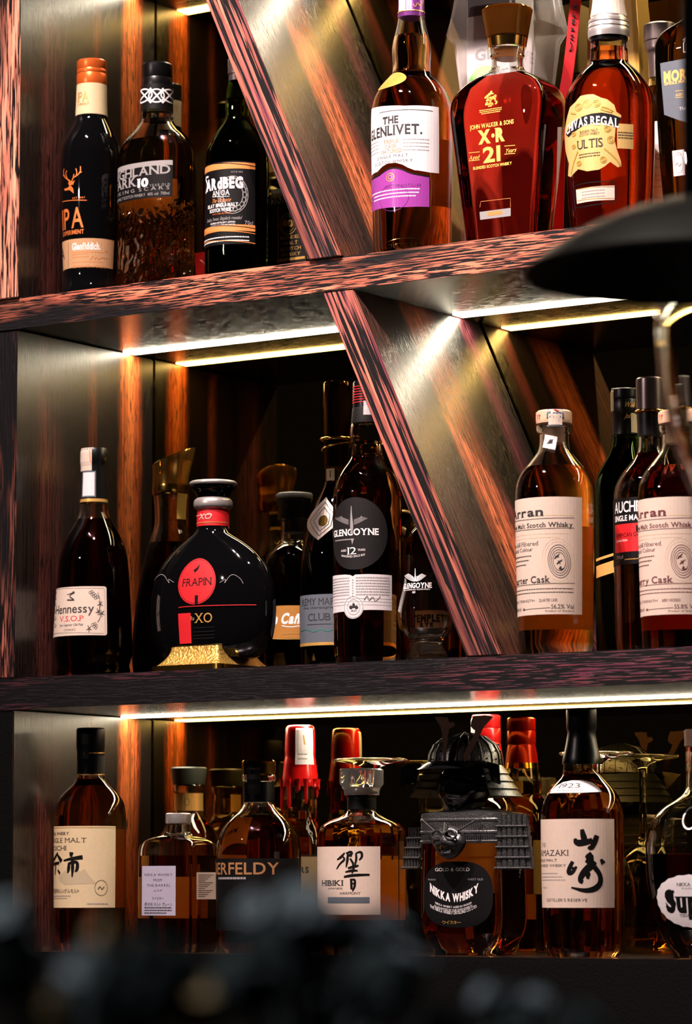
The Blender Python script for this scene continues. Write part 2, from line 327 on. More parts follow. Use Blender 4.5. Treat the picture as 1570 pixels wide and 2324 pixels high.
class Lab:
    """paper, foil or print lying on a thing's surface; positions are read in the frame of the photograph"""
    def __init__(s, T, py, base=.00025):
        s.T = T; z = T.zof(py, T.kz(T.zof(py), T.prof)[0]); s.kr, s.m = T.kz(z, T.prof); P = T.secpts(s.kr, s.m, 720); L = [p.dot(T.rt) for p in P]
        i0 = L.index(min(L)); i1 = L.index(max(L)); st = 1 if P[(i0+180) % 720].dot(T.v) > 0 and ((i1-i0) % 720) <= 360 and sum(P[(i0+j) % 720].dot(T.v) for j in range((i1-i0) % 720)) > 0 else -1
        n = ((i1-i0)*st) % 720; ext = 300
        idx = [(i0+st*j) % 720 for j in range(-ext, n+ext+1)]; s.P = [P[i] for i in idx]; s.u = [0.]
        for a, b in zip(s.P, s.P[1:]): s.u.append(s.u[-1]+(b-a).length)
        o = s.u[ext]; s.u = [x-o for x in s.u]; s.vis = range(ext, ext+n+1); s.Lv = [s.P[j].dot(T.rt) for j in s.vis]; s.uL, s.uR = s.u[ext], s.u[ext+n]
        s.bm = bmesh.new(); s.mats = []; s.lay = 0; s.base = base
    def mi(s, m):
        m = M[m] if isinstance(m, str) else m
        if m not in s.mats: s.mats.append(m)
        return s.mats.index(m)
    def uv(s, px, py):
        T = s.T; l = (px-T.ax)/T.s; q = s.kr/max(T.kz(T.zof(py, s.kr*.8), T.prof)[0], .2*s.kr); l *= min(max(q, .6), 1.7)
        if l <= s.Lv[0]: u = s.uL+(l-s.Lv[0]); tw = s.P[s.vis[0]].dot(T.v)
        elif l >= s.Lv[-1]: u = s.uR+(l-s.Lv[-1]); tw = s.P[s.vis[-1]].dot(T.v)
        else:
            lo, hi = 0, len(s.Lv)-1
            while hi-lo > 1:
                mid = (lo+hi)//2
                if s.Lv[mid] <= l: lo = mid
                else: hi = mid
            t = (l-s.Lv[lo])/max(s.Lv[hi]-s.Lv[lo], 1e-9); j = s.vis[lo]; u = s.u[j]+(s.u[j+1]-s.u[j])*t; tw = s.P[j].lerp(s.P[j+1], t).dot(T.v)
        z = T.zof(py, tw); k = T.kz(z, T.prof)[0]
        if abs(k/s.kr-1) > .03: z = T.zof(py, tw*k/s.kr)
        return u, z
    def pos(s, u, z, off):
        T = s.T; lo, hi = 0, len(s.u)-1
        while hi-lo > 1:
            mid = (lo+hi)//2
            if s.u[mid] <= u: lo = mid
            else: hi = mid
        t = (u-s.u[lo])/max(s.u[lo+1]-s.u[lo], 1e-9); p = s.P[lo].lerp(s.P[lo+1], t)
        a, b = s.P[max(lo-3, 0)], s.P[min(lo+4, len(s.P)-1)]; d = (b-a).normalized(); nrm = Vector((d.y, -d.x, 0))
        if nrm.dot(p) < 0: nrm = -nrm
        k = T.kz(z, T.prof)[0]/s.kr
        return T.A + p*k + nrm*off + Vector((0, 0, z))
    def add(s, V, Fc, mat, lay=None, cut=.004, zcut=None):
        if lay is None: s.lay += 1; lay = s.lay
        off = s.base+lay*.00012; b = bmesh.new(); vs_ = [b.verts.new((x, y, 0)) for x, y in V]
        for f in Fc:
            try: b.faces.new([vs_[i] for i in f])
            except ValueError: pass
        if V:
            u0 = min(x for x, _ in V); u1 = max(x for x, _ in V); n = int((u1-u0)/cut)
            for i in range(1, n+1):
                bmesh.ops.bisect_plane(b, geom=b.verts[:]+b.edges[:]+b.faces[:], plane_co=(u0+(u1-u0)*i/(n+1), 0, 0), plane_no=(1, 0, 0))
            if zcut is None and max(y for _, y in V)-min(y for _, y in V) > .012: zcut = .006
            if zcut:
                z0 = min(y for _, y in V); z1 = max(y for _, y in V); n = int((z1-z0)/zcut)
                for i in range(1, n+1):
                    bmesh.ops.bisect_plane(b, geom=b.verts[:]+b.edges[:]+b.faces[:], plane_co=(0, z0+(z1-z0)*i/(n+1), 0), plane_no=(0, 1, 0))
        k = s.mi(mat); mp = {}
        for v in b.verts: mp[v] = s.bm.verts.new(s.pos(v.co.x, v.co.y, off))
        for f in b.faces:
            try: q = s.bm.faces.new([mp[v] for v in f.verts]); q.material_index = k
            except ValueError: pass
        b.free(); return s
    def polyuv(s, P, mat, **kw):
        tri = tessellate_polygon([[Vector((x, y, 0)) for x, y in P]]); return s.add(P, [tuple(t) for t in tri], mat, **kw)
    def poly(s, pts, mat, **kw): return s.polyuv([s.uv(*p) for p in pts], mat, **kw)
    def rect(s, x0, y0, x1, y1, mat, xr=None, rad=0, zcut=None):
        xr = x1 if xr is None else xr; a, b = s.uv(x0, y0)[0], s.uv(x1, y0)[0]; zt, zb = s.uv(xr, y0)[1], s.uv(xr, y1)[1]
        if rad:
            r = rad/s.T.s; P = []
            for cx, cz, q in ((b-r, zt-r, 0), (a+r, zt-r, 1), (a+r, zb+r, 2), (b-r, zb+r, 3)):
                P += [(cx+r*math.cos(math.pi/2*(q+i/4)), cz+r*math.sin(math.pi/2*(q+i/4))) for i in range(5)]
        else: P = [(a, zb), (b, zb), (b, zt), (a, zt)]
        return s.polyuv(P, mat, zcut=zcut)
    def oval(s, cx, cy, rx, ry, mat, n=36, jag=0, zcut=None):
        u0 = s.uv(cx-rx, cy)[0]; u1 = s.uv(cx+rx, cy)[0]; zc = s.uv(cx, cy)[1]; b = ry/s.T.s
        P = [((u0+u1)/2+(u1-u0)/2*math.cos(2*math.pi*i/n)*(1+jag*(i % 2)), zc+b*math.sin(2*math.pi*i/n)*(1+jag*(i % 2))) for i in range(n)]
        return s.polyuv(P, mat, zcut=zcut, **({'lay': s.lay+3} if rx < 7 else {}))
    def ring(s, cx, cy, rx, ry, w, mat, n=40, wob=0., a0=0., a1=2*math.pi):
        u0 = s.uv(cx-rx, cy)[0]; u1 = s.uv(cx+rx, cy)[0]; zc = s.uv(cx, cy)[1]; b = ry/s.T.s; c = (u0+u1)/2; a = (u1-u0)/2; w = w/s.T.s; V, Fc = [], []
        for i in range(n+1):
            t = a0+(a1-a0)*i/n; q = 1+wob*math.sin(2*t+.6)
            for d in (-w/2, w/2): V.append((c+(a*q+d)*math.cos(t), zc+(b*q+d)*math.sin(t)))
            if i: Fc.append((2*i-2, 2*i-1, 2*i+1, 2*i))
        return s.add(V, Fc, mat, lay=s.lay+1)
    def stroke(s, pts, mat, w=None, sm=True, k=1.):
        """pts (x, y[, w]) in the photograph's frame; variable width brush stroke"""
        P = [(*s.uv(p[0], p[1]), (p[2] if len(p) > 2 else w)*k/s.T.s) for p in pts]
        if sm and len(P) > 2:
            Q = [(*p, 0) for p in P]
            for _ in range(2):
                q = [Q[0]]
                for a, b in zip(Q, Q[1:]):
                    q.append(tuple(a[i]*.75+b[i]*.25 for i in range(4))); q.append(tuple(a[i]*.25+b[i]*.75 for i in range(4)))
                q.append(Q[-1]); Q = q
            P = [x[:3] for x in Q]
        V, Fc = [], []
        for i, (x, y, ww) in enumerate(P):
            a, b = P[max(i-1, 0)], P[min(i+1, len(P)-1)]; dx, dy = b[0]-a[0], b[1]-a[1]; l = math.hypot(dx, dy) or 1
            V += [(x-dy/l*ww/2, y+dx/l*ww/2), (x+dy/l*ww/2, y-dx/l*ww/2)]
            if i: Fc.append((2*i-2, 2*i-1, 2*i+1, 2*i))
        return s.add(V, Fc, mat, cut=.006, lay=s.lay+2)
    def text(s, t, x0, x1, yt, yb, mat='ink', serif=False, bold=0., shear=0., arc=0., gap=.075, xr=None):
        a, b = s.uv(x0, yb)[0], s.uv(x1, yb)[0]; xm = (max(x0, s.T.ax-s.T.s*s.kr)+x1)/2 if xr is None else xr
        zt, zb = s.uv(xm, yt)[1], s.uv(xm, yb)[1]; V, Fc, wd_ = text2d(t, bold, serif, gap); sx = (b-a)/wd_; sy = (zt-zb)/CAPH; P = []
        for x, y in V:
            q = x/wd_; P.append((a+x*sx+y*sy*shear, zb+y*sy+arc/s.T.s*4*(q-.5)**2))
        return s.add(P, Fc, mat, lay=s.lay+1)
    def dash(s, x0, x1, y, h, mat='grey', seed=1, fill=.8):
        """row of print too small to read"""
        rnd = random.Random(seed); a, b = s.uv(x0, y)[0], s.uv(x1, y)[0]; xm = (max(x0, s.T.ax-s.T.s*s.kr)+x1)/2; z = s.uv(xm, y)[1]; hh = h/s.T.s/2; V, Fc, x = [], [], a
        while x < b-.0006:
            w = min(rnd.uniform(.0008, .0034), b-x); o = len(V); V += [(x, z-hh), (x+w*fill, z-hh), (x+w*fill, z+hh), (x, z+hh)]; Fc.append((o, o+1, o+2, o+3)); x += w
        return s.add(V, Fc, mat, cut=.02, lay=s.lay+1)
    def back(s, y0, y1, mat, deg=100, off=0):
        per = sum((s.T.secpts(s.kr, s.m)[i]-s.T.secpts(s.kr, s.m)[i-1]).length for i in range(NSEG)); c = (s.uL+s.uR)/2+per/2+off*per/360; w = per*deg/720
        zt, zb = s.uv(s.T.ax, y0)[1], s.uv(s.T.ax, y1)[1]; return s.polyuv([(c-w, zb), (c+w, zb), (c+w, zt), (c-w, zt)], mat)
    def done(s, name='label', label=None, parent=None):
        o = link(name, s.bm, s.mats, s.T.root)
        if label: o['label'] = label
        return o
# ------------------------------------------------------------------ the shelving
ZT, ZTB, ZM, ZMB, ZB, D, LY, XP = .46, .42123, 0., -.03772, -.32365, .27601, .22022, -.24986
ZUB = at(402, 33, 2*D-LY).z + .002; XR = 1.15
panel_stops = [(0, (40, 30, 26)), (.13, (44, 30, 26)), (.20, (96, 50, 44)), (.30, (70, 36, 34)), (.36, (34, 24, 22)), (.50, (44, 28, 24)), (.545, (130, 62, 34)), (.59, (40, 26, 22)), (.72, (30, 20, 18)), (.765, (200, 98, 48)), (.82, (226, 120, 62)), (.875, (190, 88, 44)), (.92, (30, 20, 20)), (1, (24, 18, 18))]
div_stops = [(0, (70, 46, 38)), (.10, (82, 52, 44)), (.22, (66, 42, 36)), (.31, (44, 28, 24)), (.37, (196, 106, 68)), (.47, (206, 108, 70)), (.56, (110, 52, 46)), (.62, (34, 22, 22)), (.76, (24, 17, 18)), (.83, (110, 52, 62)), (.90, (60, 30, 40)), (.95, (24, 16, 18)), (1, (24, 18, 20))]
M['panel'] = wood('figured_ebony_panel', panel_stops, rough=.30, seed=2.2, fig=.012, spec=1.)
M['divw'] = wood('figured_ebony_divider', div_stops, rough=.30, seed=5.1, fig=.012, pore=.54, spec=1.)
M['under'] = wood('dark_shelf_veneer', [(0, (30, 24, 22)), (.5, (40, 30, 26)), (1, (30, 24, 22))], axis='x', rough=.2, seed=9, pore=.60)
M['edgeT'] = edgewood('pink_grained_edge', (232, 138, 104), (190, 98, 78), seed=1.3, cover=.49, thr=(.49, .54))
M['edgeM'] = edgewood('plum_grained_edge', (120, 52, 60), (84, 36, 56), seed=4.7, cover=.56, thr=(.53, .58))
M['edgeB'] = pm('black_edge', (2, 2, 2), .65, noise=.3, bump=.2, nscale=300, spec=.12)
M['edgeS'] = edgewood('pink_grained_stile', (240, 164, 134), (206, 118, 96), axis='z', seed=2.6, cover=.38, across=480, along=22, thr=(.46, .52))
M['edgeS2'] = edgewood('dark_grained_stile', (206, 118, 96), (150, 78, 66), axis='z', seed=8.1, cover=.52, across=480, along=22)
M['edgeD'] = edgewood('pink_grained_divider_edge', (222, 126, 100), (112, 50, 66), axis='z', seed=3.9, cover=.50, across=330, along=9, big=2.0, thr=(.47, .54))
m_, N_, L_ = newmat('bronze_mirror'); b_ = N_['Principled BSDF']; b_.inputs['Base Color'].default_value = (.44, .30, .10, 1); b_.inputs['Metallic'].default_value = 1; b_.inputs['Roughness'].default_value = .012; M['mirror'] = m_
m_, N_, L_ = newmat('led_light'); e_ = N_.new('ShaderNodeEmission'); e_.inputs['Color'].default_value = (1, .87, .64, 1); e_.inputs['Strength'].default_value = LED_STRENGTH; L_.new(e_.outputs[0], N_['Material Output'].inputs['Surface']); M['led'] = m_
M['wallp'] = pm('dark_wall_plaster', (30, 26, 26), .8, noise=.2); M['floorp'] = pm('dark_floor_wood', (34, 24, 20), .5, noise=.3, nscale=8)
def struct(name, x0, x1, y0, y1, z0, z1, m):
    bm = bmesh.new(); box(bm, x0, x1, y0, y1, z0, z1); link(name, bm, m)['kind'] = 'structure'
struct('floor', -2.4, 3.6, -4.2, .36, -1.4, -1.35, M['floorp']); struct('wall_back', -2.4, 3.6, .30, .36, -1.35, 2.2, M['wallp'])
unit = empty('shelving_unit', (0, 0, -.6), 'dark figured wood bar shelving with slanted dividers, bronze mirror back and white light strips', 'shelving')
def board(name, z0, z1, em, bev, label):
    bm = bmesh.new(); box(bm, XP-.2, XR, 0, D+.012, z0, z1, 0, 0)
    es = [e for e in bm.edges if all(abs(v.co.y) < 1e-5 for v in e.verts) and abs(e.verts[0].co.z-e.verts[1].co.z) < 1e-5 and e.verts[0].co.z > z1-.001]
    bmesh.ops.bevel(bm, geom=es, offset=bev, segments=4, affect='EDGES')
    for f in bm.faces:
        c = f.calc_center_median()
        if f.normal.y < -.3 and f.normal.z < .25: f.material_index = 1
    o = link(name, bm, [M['under'], em], unit, 30); o['label'] = label
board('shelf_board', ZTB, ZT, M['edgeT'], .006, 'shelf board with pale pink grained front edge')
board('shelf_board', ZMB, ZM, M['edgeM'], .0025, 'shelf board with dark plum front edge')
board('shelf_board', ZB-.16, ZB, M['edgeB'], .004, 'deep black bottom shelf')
bm = bmesh.new(); box(bm, XP-.2, XR, .02, D+.012, -1.349, ZB-.16, 0, .002); link('base_cabinet', bm, M['edgeB'], unit, 30)
board('shelf_board', ZUB, ZUB+.04, M['edgeT'], .006, None or 'shelf board above the top bottles')
def upright(name, z0, z1, em, label):
    bm = bmesh.new(); box(bm, XP-.045, XP, .0012, D-.0015, z0, z1, 0, .0012)
    for f in bm.faces:
        if f.normal.y < -.5: f.material_index = 1
    # small shadow gap before the mirror
    o = link(name, bm, [M['panel'], em], unit, 30); o['label'] = label
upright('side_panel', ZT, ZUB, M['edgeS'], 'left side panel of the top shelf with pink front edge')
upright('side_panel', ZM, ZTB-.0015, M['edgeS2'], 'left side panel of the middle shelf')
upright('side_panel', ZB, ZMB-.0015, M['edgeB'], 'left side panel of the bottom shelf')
pl0, pl1 = at(732, 664, .001), at(1054, 1480, .001); pr0, pr1 = at(802, 657, .001), at(1134, 1480, .001)
ql0, ql1 = at(466, 0, .001), at(698, 588, .001); qr0, qr1 = at(540, 0, .001), at(770, 573, .001)
def divider(l0, l1, r0, r1, zb, zt, label):
    f = lambda a, b, z: a.x+(b.x-a.x)*(z-a.z)/(b.z-a.z)
    P = [(f(l0, l1, zb), zb), (f(r0, r1, zb), zb), (f(r0, r1, zt), zt), (f(l0, l1, zt), zt)]
    d = Vector((P[2][0]-P[1][0], 0, P[2][1]-P[1][1])).normalized(); ang = math.atan2(d.x, d.z); R = Matrix.Rotation(ang, 4, 'Y'); O = Vector((P[0][0], 0, P[0][1])); Ri = R.inverted()
    bm = bmesh.new(); q = []
    for y in (.0012, D-.0035):
        q.append([bm.verts.new(Ri @ (Vector((x, y, z))-O)) for x, z in P])
    bm.faces.new(q[0]); bm.faces.new(q[1][::-1])
    for i in range(4): bm.faces.new((q[0][i], q[1][i], q[1][(i+1) % 4], q[0][(i+1) % 4]))
    bmesh.ops.recalc_face_normals(bm, faces=bm.faces); bmesh.ops.bevel(bm, geom=bm.edges[:], offset=.001, segments=2, affect='EDGES')
    for g in bm.faces:
        if g.normal.y < -.5: g.material_index = 1
    o = link('divider_board', bm, [M['divw'], M['edgeD']], None, 30, origin=(0, 0, 0)); o.parent = unit; o.location = O-Vector(unit.location); o.rotation_euler = R.to_euler(); o['label'] = label
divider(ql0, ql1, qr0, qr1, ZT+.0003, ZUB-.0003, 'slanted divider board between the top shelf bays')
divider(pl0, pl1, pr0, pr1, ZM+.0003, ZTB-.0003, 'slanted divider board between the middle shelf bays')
bm = bmesh.new(); box(bm, XP-.2, XR, D, D+.006, ZB-.16, ZUB+.04); link('mirror_back', bm, M['mirror'], unit)['label'] = 'bronze tinted mirror back'
fz = lambda a, b, z: a.x+(b.x-a.x)*(z-a.z)/(b.z-a.z)
def led(x0, x1, z):
    bm = bmesh.new(); box(bm, x0, x1, LY-.0115, LY+.0115, z-.0012, z+.001, 0, .0004); link('light_strip', bm, M['led'], unit, 30)
led(XP+.0015, fz(pl0, pl1, ZTB)-.002, ZTB); led(fz(pr0, pr1, ZTB)+.003, XR-.02, ZTB)
led(XP+.0015, fz(ql0, ql1, ZUB)-.002, ZUB); led(fz(qr0, qr1, ZUB)+.003, XR-.02, ZUB); led(XP+.0015, XR-.02, ZMB)
# ------------------------------------------------------------------ top shelf, left bay
T = Thing('whisky_bottle', 'black whisky bottle with orange screw cap, stag emblem and kraft paper label', 'bottle', 206, 500, .075, ZT)
T.body([(256, 35.5), (268, 38), (285, 49), (305, 61), (330, 67.5), (360, 68.5), (430, 68), (520, 64.5), (580, 62), (618, 60), (634, 61, 0, 1), (650, 67), (668, 70)], M['blackglass'])
T.solid('neck_label', M['ivory'], [(187, 34.2), (222, 35.2), (257, 36.6)])
T.solid('cap', M['orangecap'], [(131, 30), (133, 34, 0, 1), (150, 34.2, 0, 1), (152, 33.3, 0, 1), (155, 34.2, 0, 1), (160, 34.3, 0, 1), (162, 33.3, 0, 1), (164, 34.3, 0, 1), (183, 34.3, 0, 1), (187, 33.5)])
l = T.lab(220); l.text('IPA', 188-13, 212-13, 206, 231, 'goldprint'); l.text('EXPERIMENT', 188-13, 213-13, 233, 239, 'goldprint', gap=.12); l.done('neck_print')
l = T.lab(450)
for p in ([(164, 415), (159, 409), (150, 405), (146, 393), (148, 384)], [(155, 406), (151, 396), (154, 388)], [(149, 402), (146, 398)], [(165, 413), (168, 404), (179, 398), (185, 388), (184, 378)], [(174, 402), (177, 393), (174, 383)], [(182, 394), (187, 390)], [(168, 405), (170, 396)]):
    l.stroke([(x-2, y) for x, y in p], 'copper', 2.2)
l.poly([(152, 409), (166, 413), (170, 409), (166, 420), (160, 421), (166, 428), (168, 440), (158, 432), (148, 434), (146, 430), (154, 427), (158, 423), (155, 417), (157, 413)], 'copper')
l.text('EST 1887', 165, 193, 447, 451, 'copper', gap=.15); l.stroke([(143, 459), (197, 455)], 'copper', 1.6, False)
l.text('IPA', 144, 190, 469, 518, 'copper', bold=.01, gap=.13); l.text('EXPERIMENT', 145, 191, 522, 532, 'copper', bold=.02, gap=.1); l.done('print')
l = T.lab(580); l.rect(120, 546, 258, 611, 'kraft'); l.text('Glenfiddich.', 165, 228, 550, 566, 'inkw', serif=True, bold=.03)
l.stroke([(157, 553), (157, 608)], 'ink', .8, False)
for i, (y, a, b) in enumerate([(572, 165, 236), (577, 165, 200), (583, 165, 203), (594, 166, 232)]): l.dash(a, b, y, 1.6, 'orange', i)
l.stroke([(205, 590), (212, 579), (214, 591), (220, 581), (222, 590), (230, 584), (244, 586)], 'orange', 1); l.text('70cl 700ml e 43% vol 43% alc/vol', 167, 240, 600, 607, 'orange'); l.text('A', 143, 149, 562, 590, 'ink'); l.text('41', 238, 243, 567, 573, 'orange'); l.done('label', 'kraft paper label')

M['hp'] = glass('embossed_glass', (.97, .98, .96), emboss=dict(scale=(34, 34, 30), dist=9, h=.0042, z=(.09, .115), ds=1.6))
T = Thing('whisky_bottle', 'embossed amber whisky bottle with black cap and interlaced white neck band', 'bottle', 355, 450, .08, ZT, sec=(1, .66, 2.3))
T.body([(262, 37.5), (270, 38.5), (285, 52, .4), (300, 71, .8), (318, 83, 1), (340, 87.5, 1), (450, 87.5, 1), (560, 87, 1), (600, 89, 1), (632, 92, 1), (646, 90, 1)], M['hp'], 322, M['amber'])
T.solid('neck_glass', M['clear'], [(245, 36.5), (256, 37), (264, 37.6)])
T.solid('neck_band', M['black'], [(189, 36), (215, 36.6), (246, 37.4)])
T.solid('cap', M['blackcap'], [(138, 31), (141, 34.5, 0, 1), (170, 35, 0, 1), (171.5, 34.2, 0, 1), (173, 35, 0, 1), (184, 35.2, 0, 1), (189, 35)])
l = T.lab(215, .0004)
for i in range(4):
    x = 300+i*27
    l.ring(x, 217, 17, 15, 3.2, 'inkw'); l.stroke([(x-14, 234), (x-4, 222), (x+6, 212), (x+15, 200)], 'inkw', 3.4); l.stroke([(x-14, 201), (x-3, 212), (x+5, 222), (x+14, 233)], 'inkw', 3.4)
l.done('neck_pattern')
l = T.lab(410); l.rect(255, 363, 391, 446, 'black'); l.rect(255, 363, 391, 374, 'grey'); l.text('HIGHLAND', 258, 386, 378, 398, 'grey', serif=True, bold=.02); l.text('PARK', 258, 310, 405, 427, 'grey', serif=True, bold=.02)
l.text('10', 313, 337, 405, 424, 'inkw', serif=True, bold=.05); l.text('YEAR OLD', 340, 385, 416, 422, 'grey', gap=.35); l.text('VIKING SCARS', 262, 384, 426, 434, 'grey', serif=True, gap=.4); l.text('SINGLE MALT SCOTCH WHISKY  40% vol  700ml', 258, 384, 439, 446, 'grey'); l.done(); l = T.lab(410); l.back(388, 466, 'backlab', 110); l.done('back_label')

T = Thing('whisky_bottle', 'small capped bottle with cream neck label, mostly hidden behind the embossed amber bottle', 'bottle', 386, 240, .215, ZT)
T.body([(282, 24), (296, 27), (320, 46), (345, 58), (420, 60), (640, 60)], M['blackglass']); T.solid('cap', M['blackcap'], [(187, 22), (190, 25.5, 0, 1), (212, 26, 0, 1), (226, 26)]); T.solid('neck_label', M['ivory'], [(226, 26), (284, 25)])
l = T.lab(255); l.text('MULL', 396, 404, 236, 254, 'goldprint'); l.ring(402, 268, 8, 9, 1.2, 'goldprint'); l.done('neck_print')
T = Thing('carton', 'small red carton behind the embossed amber bottle', 'box', 458, 560, .168, ZT, sec=(1, .9, 30)); T.solid('carton_body', M['redp'], [(572, 17, 1, 1), (640, 17, 1, 1)], zbot=ZT+.0004); l = T.lab(590); l.stroke([(455, 590), (466, 602)], 'white', 2, False); l.done('print')

T = Thing('whisky_bottle', 'dark green whisky bottle with black ornate label beside the top slanted divider', 'bottle', 538, 430, .074, ZT)
T.body([(178, 19), (200, 24), (230, 28), (252, 26), (268, 27), (280, 38), (295, 52), (318, 66), (345, 72), (430, 72.5), (600, 72.5), (620, 72), (632, 66)], M['green'], 225, M['brown_l'])
T.solid('capsule', M['greycap'], [(128, 20), (131, 22, 0, 1), (164, 21.5, 0, 1), (166, 20, 0, 1), (180, 20)])
l = T.lab(450); l.rect(455, 368, 578, 530, 'black'); l.rect(455, 528, 578, 556, 'black')
for y in (371, 512): l.rect(455, y, 578, y+14, 'orange'); l.stroke([(456, y+7), (578, y+7)], 'black', 1.4, False)
for r in (33, 29, 22): l.ring(529, 442, r, r*1.3, 1.4, 'grey')
for i in range(18):
    a = i*2*math.pi/18; l.ring(529+26*math.cos(a), 442+34*math.sin(a), 5, 5, 1, 'grey')
l.text('ESTD 1815', 525, 550, 388, 392, 'grey', gap=.3); l.text('ARdBEG', 471, 551, 402, 427, 'inkw', serif=True, bold=.05); l.stroke([(475, 402), (468, 404), (474, 420), (469, 440)], 'inkw', 4)
l.text('AN OA', 484, 521, 431, 444, 'inkw', serif=True); l.stroke([(484, 448), (521, 446)], 'inkw', .9, False); l.text('The Ultimate', 482, 523, 449, 459, 'orange', shear=.4); l.text('ISLAY SINGLE MALT', 474, 540, 461, 469, 'inkw', serif=True, bold=.03); l.text('SCOTCH WHISKY', 478, 532, 472, 480, 'inkw', serif=True, bold=.03)
l.text('NON CHILL-FILTERED', 484, 523, 483, 486, 'copper'); l.text('Smoky. Sweet. Singularly rounded', 472, 547, 491, 499, 'grey', shear=.3, serif=True); l.text('ARDBEG DISTILLERY LIMITED', 479, 534, 503, 507, 'inkw'); l.text('PORT ELLEN, ISLAY, SCOTLAND, PA42 7EA', 479, 534, 509, 512, 'inkw'); l.text('70cl', 555, 573, 501, 510, 'grey')
for y, m in ((531, 'orange'), (553, 'orange')): l.stroke([(456, y), (578, y)], m, 1.6, False)
for i, y in enumerate((538, 546)): l.dash(460, 566, y, 2.4, 'inkw', i)
l.done('label', 'black label with gold knotwork bands')

T = Thing('carton', 'grey and white whisky carton with gold print behind the top slanted divider', 'box', 676, 520, .158, ZT, sec=(1, .8, 30)); T.solid('carton_body', M['darkgrey'], [(428, 60, 1, 1), (610, 60, 1, 1)], zbot=ZT+.0004)
l = T.lab(510); l.rect(616, 432, 735, 466, 'white'); l.text('MONKEY', 586, 690, 444, 461, 'ink', serif=True, bold=.04); l.ring(655, 508, 19, 24, 2, 'goldprint'); l.ring(655, 508, 14, 18, 1, 'goldprint')
for x in (648, 656, 662): l.oval(x, 507, 5, 8, 'goldprint')
for i, (t, a, b) in enumerate([('BLENDED', 637, 683), ('MALT', 644, 676), ('SCOTCH', 637, 683), ('WHISKY', 638, 682)]): l.text(t, a, b, 534+i*13, 542+i*13, 'goldprint', serif=True)
l.stroke([(632, 470), (632, 600)], 'copper', 2, False); l.rect(630, 592, 735, 598, 'goldprint'); l.done('print')

# ------------------------------------------------------------------ top shelf, right bay
T = Thing('whisky_bottle', 'red amber whisky bottle with large white label over a purple label', 'bottle', 935, 400, .066, ZT)
T.body([(30, 30), (45, 32), (65, 37), (90, 43.5), (110, 45), (135, 43.5), (153, 43), (163, 48), (175, 64), (192, 80), (212, 89), (240, 92.5), (330, 92), (540, 89), (562, 88), (578, 82)], M['clear'], 84, M['brown_l'])
T.solid('capsule', M['purplecap'], [(-40, 27), (-37, 29, 0, 1), (20, 30, 0, 1), (22, 31, 0, 1), (25, 31, 0, 1), (34, 31)])
l = T.lab(10, .0005); l.rect(910, -38, 923, 22, 'white'); l.done('tax_strip'); l = T.lab(12, .0004); l.stroke([(938, 8), (944, 18), (948, 4), (953, 14), (960, 6)], 'goldprint', 1.6); l.stroke([(905, 29), (965, 29)], 'goldprint', 2, False); l.done('capsule_print')
l = T.lab(185, .0006); l.oval(895, 180, 28, 21, M.setdefault('dimgold', pm('aged_gold_foil', (190, 146, 62), .4, .4)), zcut=.003); l.ring(895, 180, 26, 19, 1.6, 'goldprint'); l.ring(895, 180, 23, 16, 1.4, 'gfoil2'); l.text('1824', 884, 906, 176, 185, 'gfoil2'); l.done('medallion', 'gold oval medallion')
l = T.lab(330); wave = [(995, 394), (975, 392), (955, 388), (940, 386), (925, 380), (913, 373), (898, 369), (880, 371), (868, 378), (858, 389), (846, 396), (830, 397)]
l.poly([(822, 246), (860, 242), (920, 240), (995, 244)]+wave+[(810, 398)], 'white')
l.stroke([(863, 256), (925, 249)], 'ink', 1.2, False); l.stroke([(913, 249), (982, 253)], 'ink', 1.2, False)
l.text('THE', 870, 905, 263, 280, 'ink', serif=True, bold=.04); l.text('GLENLIVET.', 844, 958, 282, 305, 'ink', serif=True, bold=.03)
for t, a, b, y in (('TRIPLE', 871, 905, 316), ('CASK', 875, 901, 327), ('MATURED', 866, 912, 338)): l.text(t, a, b, y, y+9, 'copper', serif=True)
for i, y in enumerate((316, 324, 332, 340)): l.dash(914, 974, y, 2.2, 'grey', i); l.dash(838, 862, y+8, 1.6, 'grey', i+9)
l.text('SINGLE MALT', 858, 926, 350, 357, 'ink', gap=.25); l.text('SCOTCH WHISKY', 853, 936, 362, 369, 'ink', gap=.25); l.done('label', 'white front label')
l = T.lab(430); l.poly([(973, 402), (950, 398), (930, 394), (915, 386), (900, 382), (884, 383), (870, 392), (858, 402), (842, 408), (820, 408), (822, 482), (860, 474), (920, 470), (973, 470)], 'purple')
l.stroke([(973, 401), (950, 397), (930, 393), (915, 385), (900, 381), (884, 382), (870, 391), (858, 401), (835, 408)], 'black', 3); l.ring(886, 402, 8.5, 9, 1.6, 'gfoil2'); l.ring(886, 402, 4, 4.5, 1.4, 'gfoil2')
l.text('MASTER DISTILLER', 876, 955, 417, 424, 'purplecap', gap=.3)
for i, (a, b, y) in enumerate([(846, 953, 430), (850, 950, 438), (850, 944, 446)]): l.dash(a, b, y, 2.6, 'inkw', i)
l.ring(895, 448, 32, 30, 1, 'purplecap'); l.done('lower_label', 'purple lower label')
l = T.lab(500, .0004); l.text('DISTILLERY', 882, 970, 550, 560, 'gold', gap=.2); l.stroke([(880, 549), (900, 541), (950, 541), (970, 548)], 'gold', 1.4); l.done('embossing'); l = T.lab(380); l.back(285, 440, 'backlab', 56, -14); l.done('back_label')

